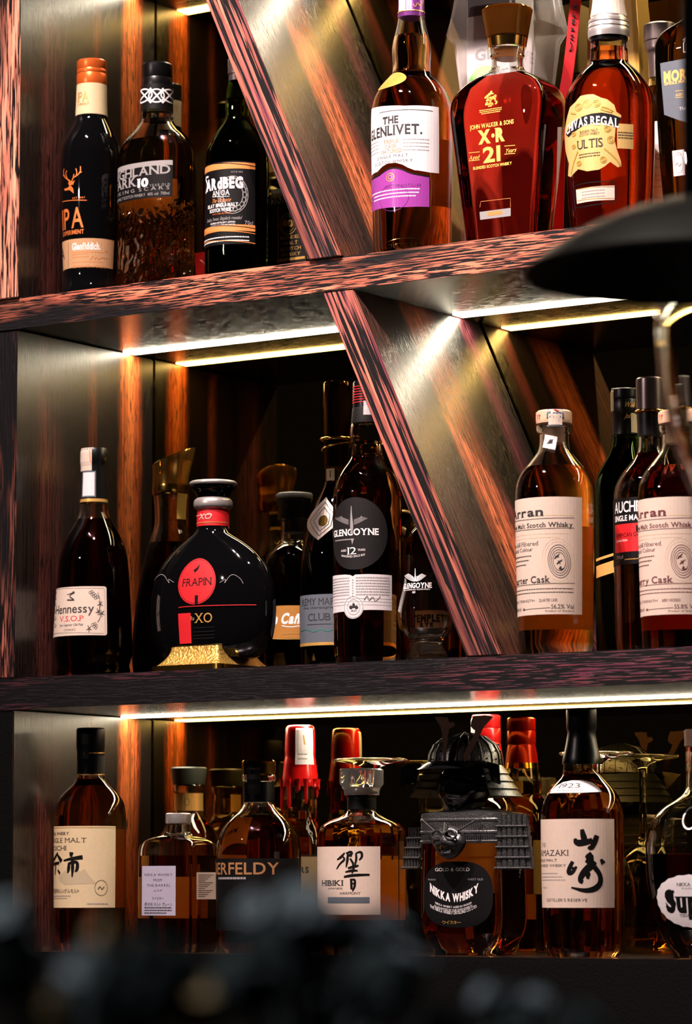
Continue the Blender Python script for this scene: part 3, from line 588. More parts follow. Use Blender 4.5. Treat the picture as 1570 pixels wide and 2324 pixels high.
T = Thing('decanter', 'broad shouldered red whisky decanter with flared stopper and gold lettering', 'bottle', 1153, 350, .086, ZT, sec=(1, .56, 7))
T.body([(99, 38), (102, 40, 0, 1), (118, 39.5, 0, 1), (121, 36.5, 0, 1), (140, 37), (150, 38), (156, 50, .4), (163, 78, .8), (173, 102, 1), (188, 121, 1), (206, 130, 1), (230, 132, 1), (262, 129, 1), (300, 124, 1), (400, 112, 1), (500, 99, 1), (530, 97, 1, 1), (540, 96, 1, 1), (545, 90, 1)], M['clear'], 178, M['crimson_l'], t=.004, tb=.010, n=96)
T.solid('stopper', M['smoke'], [(6, 54), (9, 58.5, 0, 1), (40, 53), (78, 46.5, 0, 1)], label='flared smoked stopper'); T.solid('stopper_core', M['smokecore'], [(14, 48), (40, 44), (74, 38)])
T.solid('stopper_band', M['gold'], [(77, 46.5, 0, 1), (99, 43, 0, 1)]); T.solid('seal_ring', M['orange'], [(108, 29, 0, 1), (114, 30), (128, 30, 0, 1)])
l = T.lab(330)
rn = random.Random(3)
for i in range(46):
    a, q = rn.uniform(0, 6.28), math.sqrt(rn.random()); l.oval(1115+15*q*math.cos(a), 228+15*q*math.sin(a), rn.uniform(1.5, 3), rn.uniform(1.5, 3.4), 'gfoil2', n=7)
l.stroke([(1115, 214), (1115, 206)], 'gfoil2', 5, False); l.stroke([(1109, 212), (1121, 212)], 'gfoil2', 3, False)
for i, (a, b, y) in enumerate([(1089, 1141, 247), (1090, 1140, 251), (1094, 1137, 255)]): l.dash(a, b, y, 1.8, 'gfoil2', i)
for t, a, b, y0, y1, k in (('JOHN WALKER & SONS', 1068, 1166, 277, 287, .02), ('X·R', 1087, 1146, 292, 322, .06), ('21', 1098, 1136, 331, 366, .03), ('BLENDED SCOTCH WHISKY', 1075, 1161, 372, 379, .03)): l.text(t, a, b, y0, y1, 'gfoil2', serif=k != .03, bold=k)
l.text('Aged', 1066, 1088, 351, 361, 'gfoil2', shear=.4); l.text('Years', 1146, 1170, 336, 346, 'gfoil2', shear=.4)
for x0, x1, y in ((1066, 1090, 346), (1066, 1090, 364), (1145, 1169, 332), (1145, 1169, 350)): l.stroke([(x0, y), (x1, y-2)], 'gfoil2', 1.3, False)
l.done('print', 'gold printed lettering and crest'); l = T.lab(470); l.rect(1088, 472, 1158, 490, 'grey'); l.rect(1106, 477, 1139, 486, 'orange'); l.stroke([(1090, 470), (1092, 457), (1158, 450), (1158, 470)], 'orange', 1, False); l.done('lower_label', 'grey strip sticker')
l = T.lab(400); l.poly([(1263, 290), (1272, 290), (1262, 516), (1251, 516)], 'white'); l.done('side_strip')

T = Thing('whisky_bottle', 'round red whisky bottle with ornate gold label and black ribbon, silver capped', 'bottle', 1384, 330, .076, ZT)
T.body([(84, 42, 0, 1), (104, 42.5), (130, 43.5), (136, 46), (146, 61), (158, 74), (174, 88), (192, 98), (215, 102), (300, 102), (400, 98), (470, 93), (486, 92), (502, 86)], M['clear'], 112, M['russet_l'], tb=.012)
T.solid('cap', M['silver'], [(-40, 33), (0, 35), (34, 42, 0, 1), (36, 46, 0, 1), (42, 46.5, 0, 1), (44, 45, 0, 1), (48, 47, 0, 1), (53, 47.5, 0, 1), (55, 46, 0, 1), (60, 48, 0, 1), (66, 48), (76, 47, 0, 1)]); T.solid('collar', M['blackcap'], [(76, 44), (86, 42)])
l = T.lab(0, .0005); l.rect(1350, -36, 1418, 34, 'cream'); l.done('cap_wrap')
l = T.lab(300); Z = lambda P: [(1170+x/3.925, y/3.925) for x, y in P]
l.poly(Z([(440, 1240), (455, 1090), (492, 950), (540, 905), (585, 850), (640, 838), (700, 836), (765, 868), (822, 886), (880, 935), (900, 1000), (942, 1030), (925, 1090), (890, 1140), (880, 1250), (898, 1330), (932, 1430), (938, 1480), (905, 1490), (840, 1440), (790, 1480), (740, 1510), (640, 1522), (560, 1500), (520, 1540), (495, 1570), (470, 1560), (480, 1450), (450, 1330)]), 'gfoil')
l.rect(1400, 284, 1436, 340, 'gfoil', xr=1436)
for i in range(3): l.dash(1402, 1436, 302+i*6, 2.4, 'ink', i)
ar = [(455, 1190), (520, 1090), (600, 1035), (680, 1010), (770, 1002), (860, 1020), (940, 1055), (900, 1140), (840, 1108), (770, 1090), (690, 1095), (610, 1115), (540, 1160), (480, 1215)]
l.poly(Z(ar), 'black'); l.text('CHIVAS REGAL', 1288, 1404, 262, 282, 'inkw', serif=True, bold=.025, arc=-10, gap=.1)
l.text('BLENDED MALT', 1318, 1357, 293, 299, 'ink', serif=True); l.text('SCOTCH WHISKY', 1316, 1361, 300, 306, 'ink', serif=True); l.text('ULTIS', 1312, 1368, 313, 334, 'ink', serif=True)
for x, y, r in ((571, 950, 30), (725, 920, 30), (646, 920, 34), (820, 1148, 26), (848, 1245, 30), (780, 1420, 26), (570, 1450, 20), (525, 1190, 18), (525, 1300, 16)):
    px, py = 1170+x/3.925, y/3.925; l.ring(px, py, r/3.9, r/3.9, 1.8, 'gfoil2'); l.ring(px, py, r/8, r/8, 1.6, 'gfoil2')
for P in ([(790, 1320), (880, 1400), (925, 1470)], [(560, 1340), (520, 1450), (500, 1540)], [(770, 950), (820, 960), (870, 990)], [(760, 970), (800, 985), (860, 1000)], [(500, 1000), (545, 1010)]): l.stroke(Z(P), 'gfoil2', 3)
for i in range(2): l.dash(1315, 1362, 347+i*6, 1.8, 'ink', i)
l.done('label', 'ornate gold label with black ribbon')
l = T.lab(440); l.stroke([(1303, 424), (1310, 418), (1388, 412), (1396, 418), (1397, 452), (1390, 460), (1312, 472), (1303, 466), (1303, 424)], 'black', 2); l.rect(1307, 423, 1393, 455, 'cream', xr=1350)
for i in range(3): l.dash(1320, 1372, 432+i*7, 2.2, 'grey', i)
for y in (426, 452): l.stroke([(1310, y+3), (1392, y-2)], 'goldprint', 1.2, False)
l.done('lower_label', 'small cream strip label'); l = T.lab(380); l.back(250, 470, 'backlab', 60, 34); l.done('back_label')

T = Thing('whisky_bottle', 'bottle with tall pale foil cap, wedged behind the bottle with slate blue label', 'bottle', 1501, 300, .190, ZT)
T.body([(170, 27), (185, 30), (205, 44), (235, 54), (280, 56), (480, 56), (520, 55)], M['clear'], 200, M['gold_l']); T.solid('cap', M['greycap'], [(47, 34), (50, 38, 0, 1), (85, 38, 0, 1), (88, 36, 0, 1), (108, 36), (116, 29), (172, 28)])
l = T.lab(380); l.rect(1455, 281, 1550, 478, 'white')
for t, y in (('O', 348), ('S S', 376), ('E N', 395), ('S K', 405)): l.text(t, 1486, 1499, y, y+(14 if t == 'O' else 6), 'grey')
for i, y in enumerate((424, 448, 462)): l.dash(1484, 1500, y, 1.6, 'grey', i)
l.done()
T = Thing('whisky_bottle', 'squared golden whisky bottle with slate blue label at the photo edge', 'bottle', 1600, 300, .085, ZT, sec=(1, .55, 9))
T.body([(20, 30, 0), (30, 34, 0), (38, 60, .8), (48, 92, 1), (62, 108, 1), (85, 112, 1), (200, 110, 1), (330, 105, 1), (425, 98, 1), (440, 96, 1), (452, 90, 1)], M['clear'], 50, M['gold_l'], t=.006, tb=.010, n=96)
l = T.lab(210); l.poly([(1501, 141), (1570, 130), (1640, 126), (1640, 300), (1570, 279), (1544, 272), (1509, 258)], 'slate'); l.text('MORTLACH', 1509, 1640, 152, 176, 'goldprint', serif=True, bold=.05); l.text('SINGLE MALT', 1510, 1567, 181, 188, 'goldprint', bold=.03); l.text('AGED', 1535, 1553, 210, 216, 'goldprint'); l.stroke([(1535, 205), (1553, 204)], 'goldprint', 1.2, False); l.stroke([(1535, 220), (1553, 219)], 'goldprint', 1.2, False); l.text('16', 1560, 1584, 196, 222, 'goldprint', serif=True, bold=.03); l.text('The WEE WITCHIE', 1543, 1620, 237, 244, 'inkw', serif=True); l.done('label', 'slate blue front label')
l = T.lab(100)
for x in (1554, 1560, 1566): l.stroke([(x, 116), (x, 96), (x+5, 88)], 'inkw', 2.2, False)
l.stroke([(1553, 90), (1562, 80), (1570, 90)], 'inkw', 2.2, False); l.stroke([(1553, 117), (1570, 117)], 'inkw', 2.2, False); l.stroke([(1538, 108), (1548, 106)], 'inkw', 2, False); l.done('emblem')
l = T.lab(370); l.rect(1526, 338, 1552, 396, 'white'); l.ring(1540, 368, 10, 24, .9, 'ink'); l.stroke([(1533, 375), (1538, 366), (1541, 378), (1546, 370)], 'ink', 1.2); l.text('A5', 1537, 1545, 347, 352, 'ink'); l.done('lower_label')

m_, N_, L_ = newmat('clear_plastic_film'); b_ = N_['Principled BSDF']; b_.inputs['Base Color'].default_value = (.9, .82, .82, 1); b_.inputs['Roughness'].default_value = .12; t_ = N_.new('ShaderNodeBsdfTransparent'); x_ = N_.new('ShaderNodeMixShader'); x_.inputs[0].default_value = .27
L_.new(t_.outputs[0], x_.inputs[1]); L_.new(b_.outputs[0], x_.inputs[2]); L_.new(x_.outputs[0], N_['Material Output'].inputs['Surface']); M['film'] = m_
M['cartonw'] = paper('pearl_grey_carton', (196, 190, 192), .05); M['bagw'] = paper('white_bag_paper', (226, 208, 200), .3)
T = Thing('carton', 'pearl grey whisky carton with black band inside the plastic bag behind the flared stopper', 'box', 1136, 200, .196, ZT, sec=(1, .9, 30)); T.solid('carton_body', M['cartonw'], [(-60, 76, 1, 1), (520, 76, 1, 1)], zbot=ZT+.0004)
l = T.lab(120); l.rect(1060, -50, 1170, 30, 'black', xr=1120); l.text('GLENLIVET', 1079, 1236, 100, 126, 'ink', serif=True, bold=.03)
l2 = T.lab(120, .0004); l2.oval(1100, 180, 34, 32, M.setdefault('lime', pm('lime_sticker', (80, 206, 30), .5))); l2.done('sticker', 'bright green round sticker')
for i in range(4): l.dash(1076, 1150, 142+i*6, 1.4, 'grey', i)
l.done('print')
def bagmesh(T, rows, seed, amp, n=40):
    rnd = random.Random(seed); bm = bmesh.new(); rings = []
    ph = [(rnd.randint(2, 7), rnd.uniform(0, 6.28), rnd.uniform(.4, 1)) for _ in range(5)]
    for j, (z, k, m, *_ ) in enumerate(T.rows(rows, T.zb+.0006)):
        R = []
        for i, p in enumerate(T.secpts(k, m, n)):
            t = 2*math.pi*i/n; q = 1+amp*sum(w*math.sin(f*t+a+j*.7*w) for f, a, w in ph)/2.5*min(1, .3+(len(rows)-j)*.35); R.append(bm.verts.new(T.A+p*q+Vector((0, 0, z+rnd.uniform(-.003, .003)*(j > 0)*(j < len(rows)-1)))))
        rings.append(R)
    for a, b in zip(rings, rings[1:]):
        for i in range(n): bm.faces.new((a[i], a[(i+1) % n], b[(i+1) % n], b[i]))
    return bm
T = Thing('plastic_bag', 'crumpled clear plastic bag wrapped round a carton behind the flared stopper', 'bag', 1152, 200, .196, ZT, sec=(1, .62, 12))
link('bag_film', bagmesh(T, [(-70, 110, 1), (0, 122, 1), (45, 134, 1), (75, 118, 1), (190, 106, 1), (300, 112, 1), (420, 110, 1), (520, 108, 1)], 5, .07), M['film'], T.root, 20)
T = Thing('gift_bag', 'golden paper gift bag behind the silver capped bottle', 'bag', 1405, 150, .215, ZT, sec=(1, .5, 14)); link('bag_body', bagmesh(T, [(-60, 64, 1), (0, 66, 1), (60, 72, 1), (150, 74, 1), (300, 74, 1), (520, 74, 1)], 11, .05), M.setdefault('goldpaper', pm('golden_paper', (196, 150, 70), .35, .3)), T.root, 25)
def ribbon(name, pts, w, mat, label, cat, txt=None):
    o = empty(name, at(pts[-1][0], pts[-1][1], pts[-1][2]), label, cat); bm = bmesh.new(); V = []
    for x, y, Y in pts:
        p = at(x, y, Y); q = RGT*(w/2/2120); n_ = Vector((0, -.0006, 0)); V.append([bm.verts.new(p+a) for a in (-q+n_, q+n_, q-n_, -q-n_)])
    for a, b in zip(V, V[1:]):
        for i in range(4): bm.faces.new((a[i], a[(i+1) % 4], b[(i+1) % 4], b[i]))
    bm.faces.new(V[0][::-1]); bm.faces.new(V[-1]); bmesh.ops.recalc_face_normals(bm, faces=bm.faces); link('band', bm, mat, o, 40)
    if txt:
        Vt, Ft, wd_ = text2d(txt, .02, False, .12); bm = bmesh.new(); a, b = Vector(at(*txt_pos[0])), Vector(at(*txt_pos[1])); d = (b-a); L = d.length; d.normalize(); up = Vector((0, -1, 0)).cross(d)
        vv = [bm.verts.new(a+d*(x/wd_*L)+up*(y*.011)+Vector((0, -.0016, 0))) for x, y in Vt]
        for f in Ft:
            try: bm.faces.new([vv[i] for i in f])
            except ValueError: pass
        link('print', bm, M['black'], o)
txt_pos = ((1298, 118, .150), (1316, -40, .150))
ribbon('lanyard', [(1316, -60, .150), (1306, 0, .150), (1297, 100, .150), (1288, 170, .150), (1280, 215, .152), (1270, 330, .155), (1266, 520, .160)], 26, M['redp'], 'red ribbon lanyard with black print hanging behind the silver capped bottle', 'ribbon', 'Olivera · D')
# ------------------------------------------------------------------ middle shelf, left bay
T = Thing('cognac_bottle', 'dark rounded cognac bottle with cream vine label, black capsule and white tax strip', 'bottle', 212, 1300, .08, ZM)
T.body([(1138, 32), (1160, 33), (1178, 40), (1200, 55), (1225, 68), (1255, 77), (1300, 81), (1380, 86), (1440, 89), (1480, 89), (1496, 85, 0, 1), (1506, 82), (1516, 85), (1524, 84)], M['clear'], 1180, M['cognac_l'])
T.solid('capsule', M['blackcap'], [(1015, 28), (1018, 30.3, 0, 1), (1048, 30.5, 0, 1), (1050, 29.5, 0, 1), (1060, 29), (1100, 30), (1131, 31)]); T.solid('neck_band', M['goldprint'], [(1131, 31.3), (1138, 31.5)])
l = T.lab(1060, .0006); l.rect(184, 1016, 207, 1068, 'cream', xr=200); l.stroke([(202, 1022), (204, 1050)], 'orange', 2, False); l.rect(187, 1069, 216, 1128, 'slate', xr=205); l.rect(189, 1072, 213, 1125, 'white', xr=205); l.done('tax_strip', 'white and beige tax strip')
l = T.lab(1390); l.rect(108, 1331, 241, 1442, 'cream', rad=5)
for y in (1335, 1438): l.stroke([(112, y+(3 if y < 1400 else 1)), (180, y-2 if y > 1400 else y), (236, y)], 'grey', .8, False)
l.stroke([(237, 1336), (239, 1438)], 'grey', .8, False)
l.text('Hennessy', 129, 214, 1370, 1391, 'ink', bold=.01); l.text('V.S.O.P', 138, 191, 1397, 1410, 'redp', serif=True); l.text('Very Superior Old Pale', 137, 189, 1415, 1421, 'ink', shear=.4); l.text('COGNAC', 147, 173, 1427, 1432, 'ink', gap=.2)
l.stroke([(154, 1362), (170, 1362)], 'ink', 3, False); l.stroke([(168, 1360), (158, 1353), (166, 1347)], 'ink', 2.6); l.stroke([(154, 1350), (171, 1344)], 'ink', 1.5, False); l.oval(168, 1345, 2.6, 3, 'ink', 8)
for x, y in [(205, 1345), (209, 1343), (213, 1347), (209, 1349), (217, 1351), (213, 1353), (221, 1355), (217, 1357), (211, 1418), (216, 1416), (219, 1420), (214, 1422), (218, 1425)]: l.ring(x, y, 2.6, 3, 1.2, 'ink', 10)
l.stroke([(222, 1345), (228, 1365), (225, 1385), (229, 1400), (222, 1412)], 'ink', 1.3)
for x, y in [(227, 1371), (223, 1388), (231, 1392), (203, 1427)]:
    for a in range(5): l.stroke([(x, y), (x+6*math.cos(a*1.2-2), y+8*math.sin(a*1.2-2))], 'ink', 1.6, False)
for y in (1350, 1362, 1376, 1392, 1408, 1424): l.stroke([(126, y), (131, y-4), (127, y-8)], 'ink', 1.3)
l.done('label', 'cream label with grape vines')

m_, N_, L_ = newmat('gold_tinted_glass'); b_ = N_['Principled BSDF']; b_.inputs['Base Color'].default_value = (.75, .50, .12, 1); b_.inputs['Metallic'].default_value = .9; b_.inputs['Roughness'].default_value = .18
g_ = N_.new('ShaderNodeBsdfGlass'); g_.inputs['Color'].default_value = (.9, .72, .25, 1); x_ = N_.new('ShaderNodeMixShader'); x_.inputs[0].default_value = .55; L_.new(g_.outputs[0], x_.inputs[1]); L_.new(b_.outputs[0], x_.inputs[2]); L_.new(x_.outputs[0], N_['Material Output'].inputs['Surface']); M['goldglass'] = m_
T = Thing('decanter', 'tall triangular cognac decanter with a slanted gold pouring stopper', 'bottle', 387, 1250, .164, ZM)
T.body([(1118, 40), (1135, 37), (1180, 35), (1196, 38), (1215, 45), (1260, 58), (1320, 72), (1400, 83), (1470, 87), (1500, 86), (1512, 82)], M['clear'], 1233, M['cognac_l'])
def slant(bm):
    zt = max(v.co.z for v in bm.verts)
    for v in bm.verts:
        k = max(0, (v.co.z-(zt-.028))/.028); lx = (v.co-T.A).dot(T.rt); v.co.z += k*lx*.40; 
        v.co += T.rt*(.004*k)
T.solid('stopper', M['goldglass'], [(1029, 47), (1032, 48.5, 0, 1), (1050, 46), (1070, 42.5), (1085, 41), (1098, 41, 0, 1)], fn=slant, label='slanted gold pouring stopper')
T.solid('collar', M['gold'], [(1097, 42, 0, 1), (1100, 42.5), (1116, 42), (1119, 40)])
l = T.lab(1150, .0005); l.rect(402, 1122, 424, 1181, 'gfoil2'); l.done('neck_tag')

T = Thing('cognac_decanter', 'round black cognac decanter with red oval label on a hammered gold base', 'bottle', 483, 1380, .085, ZM, sec=(1, .42, 2))
T.body([(1192, 36.5), (1204, 40, .2), (1214, 54, .6), (1230, 78, .9), (1252, 104, 1), (1285, 128, 1), (1330, 140, 1), (1380, 143.5, 1), (1430, 139, 1), (1468, 128, 1), (1488, 108, 1), (1494, 90, 1)], M['blackglass'], zbot=False)
T.solid('neck_band', M['redp'], [(1153, 36.6, 0, 1), (1192, 37.2)]); T.solid('collar', M['silver'], [(1127, 37), (1131, 43.5), (1140, 45), (1148, 43.5), (1153, 38)])
T.solid('stopper', M['blackglass'], [(1090, 46), (1093, 51, 0, 1), (1104, 50), (1112, 42), (1120, 37), (1128, 36)]); T.solid('stopper_rim', M['silver'], [(1087, 50), (1089, 54.5), (1095, 54), (1097, 50)])
T.sec = (1, 1.1, 16)
T.solid('pedestal', M['hammer'], [(1464, 92, 1, 1), (1480, 97, 1), (1496, 112, 1), (1506, 130, 1, 1)], zbot=ZM+.0075, label='hammered gold base'); T.solid('pedestal_foot', M['gold'], [(1505, 136, 1, 1), (1516, 138, 1, 1)], zbot=ZM+.0003)
T.sec = (1, .42, 2); T.prof = [p for p in T.prof if p[0] > T.zof(1440)]; T.prof += [(ZM, .066, 1)]
l = T.lab(1340, .0004); l.oval(447.5, 1319, 42.5, 53, 'redp', zcut=.006); l.ring(447.5, 1319, 40, 50, .9, 'black'); l.text('FRAPIN', 414, 480, 1311, 1329, 'black', serif=True); l.poly([(454, 1279), (450, 1292), (441, 1301), (437, 1308), (442, 1300), (439, 1294), (447, 1288)], 'black'); l.rect(443, 1351, 450, 1372, 'black', xr=448)
l.text('XO', 444, 482, 1390, 1413, 'goldprint', serif=True); l.text('Re', 434, 442, 1398, 1408, 'goldprint', serif=True)
for i, y in enumerate((1424, 1433, 1441, 1448)): l.dash(440, 488, y, 1.4, 'darkgrey', i)
l.rect(406, 1392, 434, 1461, 'redp', xr=420); l.stroke([(407, 1379), (420, 1377), (580, 1373)], 'redp', 1.6)
for s_ in (1, -1): l.stroke([(447+s_*52, 1322), (447+s_*68, 1312), (447+s_*60, 1328), (447+s_*78, 1300), (447+s_*98, 1312), (447+s_*104, 1324)], 'grey', 1)
l.done('label', 'red oval label'); l = T.lab(1172, .0005); l.text('XO', 452, 478, 1164, 1178, 'cream', shear=.3); l.stroke([(445, 1172), (481, 1168)], 'cream', 1, False); l.stroke([(444, 1189), (517, 1187)], 'goldprint', 1.5, False); l.done('neck_print')

T = Thing('rum_decanter', 'dark rum decanter with glass stopper and golden brown script label', 'bottle', 668, 1300, .212, ZM)
T.body([(1178, 31), (1226, 30), (1236, 46), (1252, 62), (1275, 70), (1400, 70), (1500, 70), (1510, 66)], M['clear'], 1246, M['cognac_l'])
T.solid('stopper_rim', M['frost'], [(1115, 38), (1117, 42), (1121, 42.6), (1124, 41)]); T.solid('stopper', M['clear'], [(1123, 42), (1130, 42), (1145, 37), (1160, 37), (1176, 38)]); T.solid('stopper_cork', M['blackcap'], [(1128, 31), (1160, 29), (1176, 26), (1206, 24)])
l = T.lab(1410); l.rect(600, 1374, 738, 1448, M.setdefault('rumlab', paper('golden_brown_paper', (176, 120, 56), .1)), xr=668); l.stroke([(602, 1448), (660, 1452), (738, 1448)], 'goldprint', 2); l.text('Flor de Caña', 590, 690, 1391, 1415, 'inkw', shear=.25, bold=.04); l.stroke([(640, 1420), (660, 1424), (690, 1418)], 'inkw', 2); l.stroke([(640, 1440), (668, 1437), (700, 1441)], 'goldprint', 1.2); l.done('label', 'golden brown label with script')

T = Thing('cognac_bottle', 'tall necked cognac bottle with silver diamond badge, behind the black round label bottle', 'bottle', 764, 1250, .172, ZM)
T.body([(1060, 26), (1090, 26), (1105, 31), (1125, 42), (1150, 54), (1180, 65), (1220, 76), (1270, 83), (1330, 85), (1480, 85), (1502, 80)], M['clear'], 1090, M['cognac_l'])
T.solid('capsule', M['smoke'], [(864, 28), (867, 30.3, 0, 1), (920, 31, 0, 1), (924, 29.5, 0, 1), (1062, 28)]); T.solid('capsule_core', M['blackcap'], [(872, 24), (1058, 23)])
def torus(T, name, py, R, r, mat, tilt=0):
    bm = bmesh.new(); n = 40; z = T.zof(py); P = [T.A+Vector((math.cos(2*math.pi*i/n)*R/T.s, math.sin(2*math.pi*i/n)*R/T.s, z+tilt*math.cos(2*math.pi*i/n))) for i in range(n+1)]; tube(bm, P, r/T.s, 8, cap=False); return link(name, bm, mat, T.root, 60)
torus(T, 'neck_ring', 998, 35, 4, M['gold']); torus(T, 'neck_ring', 1016, 33, 2.5, M['gold'], .004)
l = T.lab(1075, .0004); l.rect(741, 1063, 759, 1090, 'ivory'); l.stroke([(750, 1068), (750, 1084)], 'ink', 2, False); l.done('neck_tag')
l = T.lab(1180, .0015); l.poly([(742, 1128), (764, 1160), (757, 1197), (724, 1226), (699, 1183)], M.setdefault('oldsilver', pm('old_silver', (168, 154, 146), .3, .9)), zcut=.004)
for k in (.78, .55):
    c = (733, 1180); P = [(c[0]+(x-c[0])*k, c[1]+(y-c[1])*k) for x, y in [(742, 1128), (764, 1160), (757, 1197), (724, 1226), (699, 1183), (742, 1128)]]; l.stroke(P, 'darkgrey', 2, False)
l.oval(735, 1182, 10, 13, 'gold'); l.done('badge', 'silver diamond badge')
l = T.lab(1400); l.rect(682, 1348, 800, 1464, 'slate', xr=740); l.text('RÉMY MARTIN', 687, 790, 1356, 1372, 'ink', serif=True); l.text('fine champagne', 690, 756, 1375, 1381, 'ink', shear=.3); l.text('CLUB', 700, 750, 1391, 1408, 'ink', serif=True); l.stroke([(698, 1418), (754, 1416)], 'ink', 1.2, False); l.stroke([(684, 1432), (700, 1428), (712, 1436), (728, 1426), (742, 1434), (756, 1428)], M.setdefault('teal', pm('teal_foil', (80, 170, 150), .3, .6)), 2); l.rect(682, 1457, 800, 1464, 'goldprint', xr=740); l.done('label', 'slate grey label')

T = Thing('whisky_bottle', 'whisky bottle with round charcoal label above white printed label, under the slanted divider', 'bottle', 834, 1300, .07, ZM)
T.body([(957, 36), (966, 39.5), (982, 41), (998, 38), (1014, 35.5), (1032, 36), (1044, 44), (1060, 58), (1080, 70), (1105, 77), (1130, 79), (1300, 78.5), (1470, 77), (1490, 76), (1500, 70)], M['clear'], 1003, M['brown_l'], tb=.011)
T.solid('collar', M['darkgrey'], [(922, 33), (924, 34, 0, 1), (957, 37)]); T.solid('cap', M['blackcap'], [(862, 30), (865, 32, 0, 1), (922, 33)])
l = T.lab(900, .0004)
for i in range(7): l.stroke([(800, 880+i*6), (834, 875+i*6)], 'redp', 2, False)
l.done('cap_stripes'); l = T.lab(935, .0005); l.rect(826, 910, 852, 942, 'white'); l.done('tax_strip')
l = T.lab(1210); l.oval(818, 1210, 61, 82, 'darkgrey', n=48)
for s_ in (1, -1):
    for j in range(6): l.stroke([(798+s_*6, 1190-j*2), (798+s_*(14+j*2), 1188-j*3), (798+s_*(36-j*3), 1176-j*1)], 'grey', 1)
l.stroke([(798, 1148, 1.5), (798, 1170, 4), (799, 1195, 9), (799, 1212, 3)], 'grey'); l.text('GLENGOYNE', 759, 859, 1199, 1214, 'inkw', serif=True, bold=.03); l.dash(762, 800, 1225, 3, 'grey', 2); l.poly([(797, 1222), (804, 1222), (800, 1236)], 'grey')
l.text('12', 790, 809, 1241, 1258, 'inkw', serif=True); l.text('AGED', 775, 787, 1247, 1252, 'inkw', serif=True); l.text('YEARS', 812, 829, 1245, 1250, 'inkw', serif=True); l.text('UNHURRIED SINCE 1833', 776, 828, 1260, 1265, 'inkw', arc=4, gap=.12); l.done('label', 'round charcoal label with swan')
l = T.lab(1345); l.poly([(740, 1309), (760, 1306), (785, 1304), (796, 1305), (801, 1308), (806, 1304), (840, 1303), (888, 1306), (888, 1386), (840, 1384), (780, 1388), (740, 1394)], 'white')
for i in range(7): l.dash(748, 794, 1313+i*6.4, 2.4, 'grey', i); l.dash(808, 884, 1311+i*6.4, 2.6, 'grey', i+20); l.oval(801, 1316+i*6, 1, 1, 'ink', 6)
for y in (1362, 1369, 1376): l.stroke([(758, y), (888, y-1)], 'grey', .7, False)
l.stroke([(826, 1362), (834, 1350), (836, 1366), (846, 1352), (850, 1368), (862, 1354)], 'ink', 1.3); l.oval(803, 1378, 22, 26, 'white'); l.ring(803, 1378, 20.5, 24, 1.2, 'grey'); l.ring(803, 1378, 14, 17, 1, 'grey'); l.oval(803, 1374, 3, 6, 'ink', 8); l.oval(797, 1378, 4, 4, 'ink', 8); l.oval(809, 1378, 4, 4, 'ink', 8); l.text('1833', 797, 809, 1384, 1388, 'ink'); l.done('lower_label', 'white printed label with round seal')

T = Thing('tasting_glass', 'clear tulip tasting glass with etched white swan emblem at the foot of the divider', 'glass', 968, 1400, .055, ZM)
def openglass(T, name, rows, gm, t, floor_py, inv=False, n=64):
    pr = chaikin(T.rows(rows, T.zb+.0004)); T.prof += [(z, k, m) for z, k, m, *_ in pr]; T.prof.sort(key=lambda q: -q[0]); bm = bmesh.new()
    zf = T.zof(floor_py); inn = [(z, max(k-t, .0015), m) for z, k, m, *_ in pr if z > zf]+[(zf, .0015, 0)]; prof = inn[::-1]+[p[:3] for p in pr]
    rings = [[bm.verts.new(T.A+p+Vector((0, 0, z))) for p in T.secpts(k, m, n)] for z, k, m in prof]
    for a, b in zip(rings, rings[1:]):
        for i in range(n): bm.faces.new((a[i], a[(i+1) % n], b[(i+1) % n], b[i]))
    bm.faces.new(rings[0]); bm.faces.new(rings[-1]); bmesh.ops.recalc_face_normals(bm, faces=bm.faces); return link(name, bm, gm, T.root, 45)
openglass(T, 'bowl', [(1256, 46), (1280, 47), (1325, 53), (1365, 63), (1392, 67.5), (1418, 64), (1438, 49), (1452, 36), (1460, 34, 0, 1), (1470, 40), (1486, 48), (1492, 49), (1495, 46)], M['clear'], .0022, 1440)
l = T.lab(1325, .0003)
for s_ in (1, -1):
    for j in range(5): l.stroke([(943+s_*3, 1319-j*2), (943+s_*10, 1317-j*3), (943+s_*(24-j*2), 1306-j)], 'inkw', 1.3)
l.stroke([(943, 1290, 1), (943, 1305, 2), (943, 1319, 7)], 'inkw'); l.text('GLENGOYNE', 916, 980, 1322, 1334, 'inkw', serif=True, bold=.03); l.text('HIGHLAND SINGLE MALT SCOTCH WHISKY', 917, 976, 1336, 1339, 'inkw'); l.oval(940, 1344, 4, 3, 'grey', 8); l.done('etching', 'white etched swan emblem')

T = Thing('whisky_bottle', 'dark rye bottle with cream banner label, standing behind the tasting glass', 'bottle', 985, 1350, .20, ZM)
T.body([(1130, 26), (1165, 27), (1182, 38), (1200, 56), (1222, 67), (1250, 70), (1440, 70), (1480, 68)], M['clear'], 1170, M['brown_l'], tb=.010); T.solid('capsule', M['blackcap'], [(1050, 24), (1053, 26, 0, 1), (1132, 27)]); torus(T, 'neck_ring', 1160, 30, 3, M['gold'])
l = T.lab(1400); l.rect(936, 1385, 1052, 1420, 'ivory', xr=985); l.text('TEMPLETON', 930, 1046, 1394, 1409, 'ink', serif=True, bold=.05); l.text('RYE', 950, 985, 1411, 1418, 'ink', serif=True, bold=.08); l.dash(938, 1040, 1388, 1.6, 'grey', 2); l.done('label', 'cream banner label')

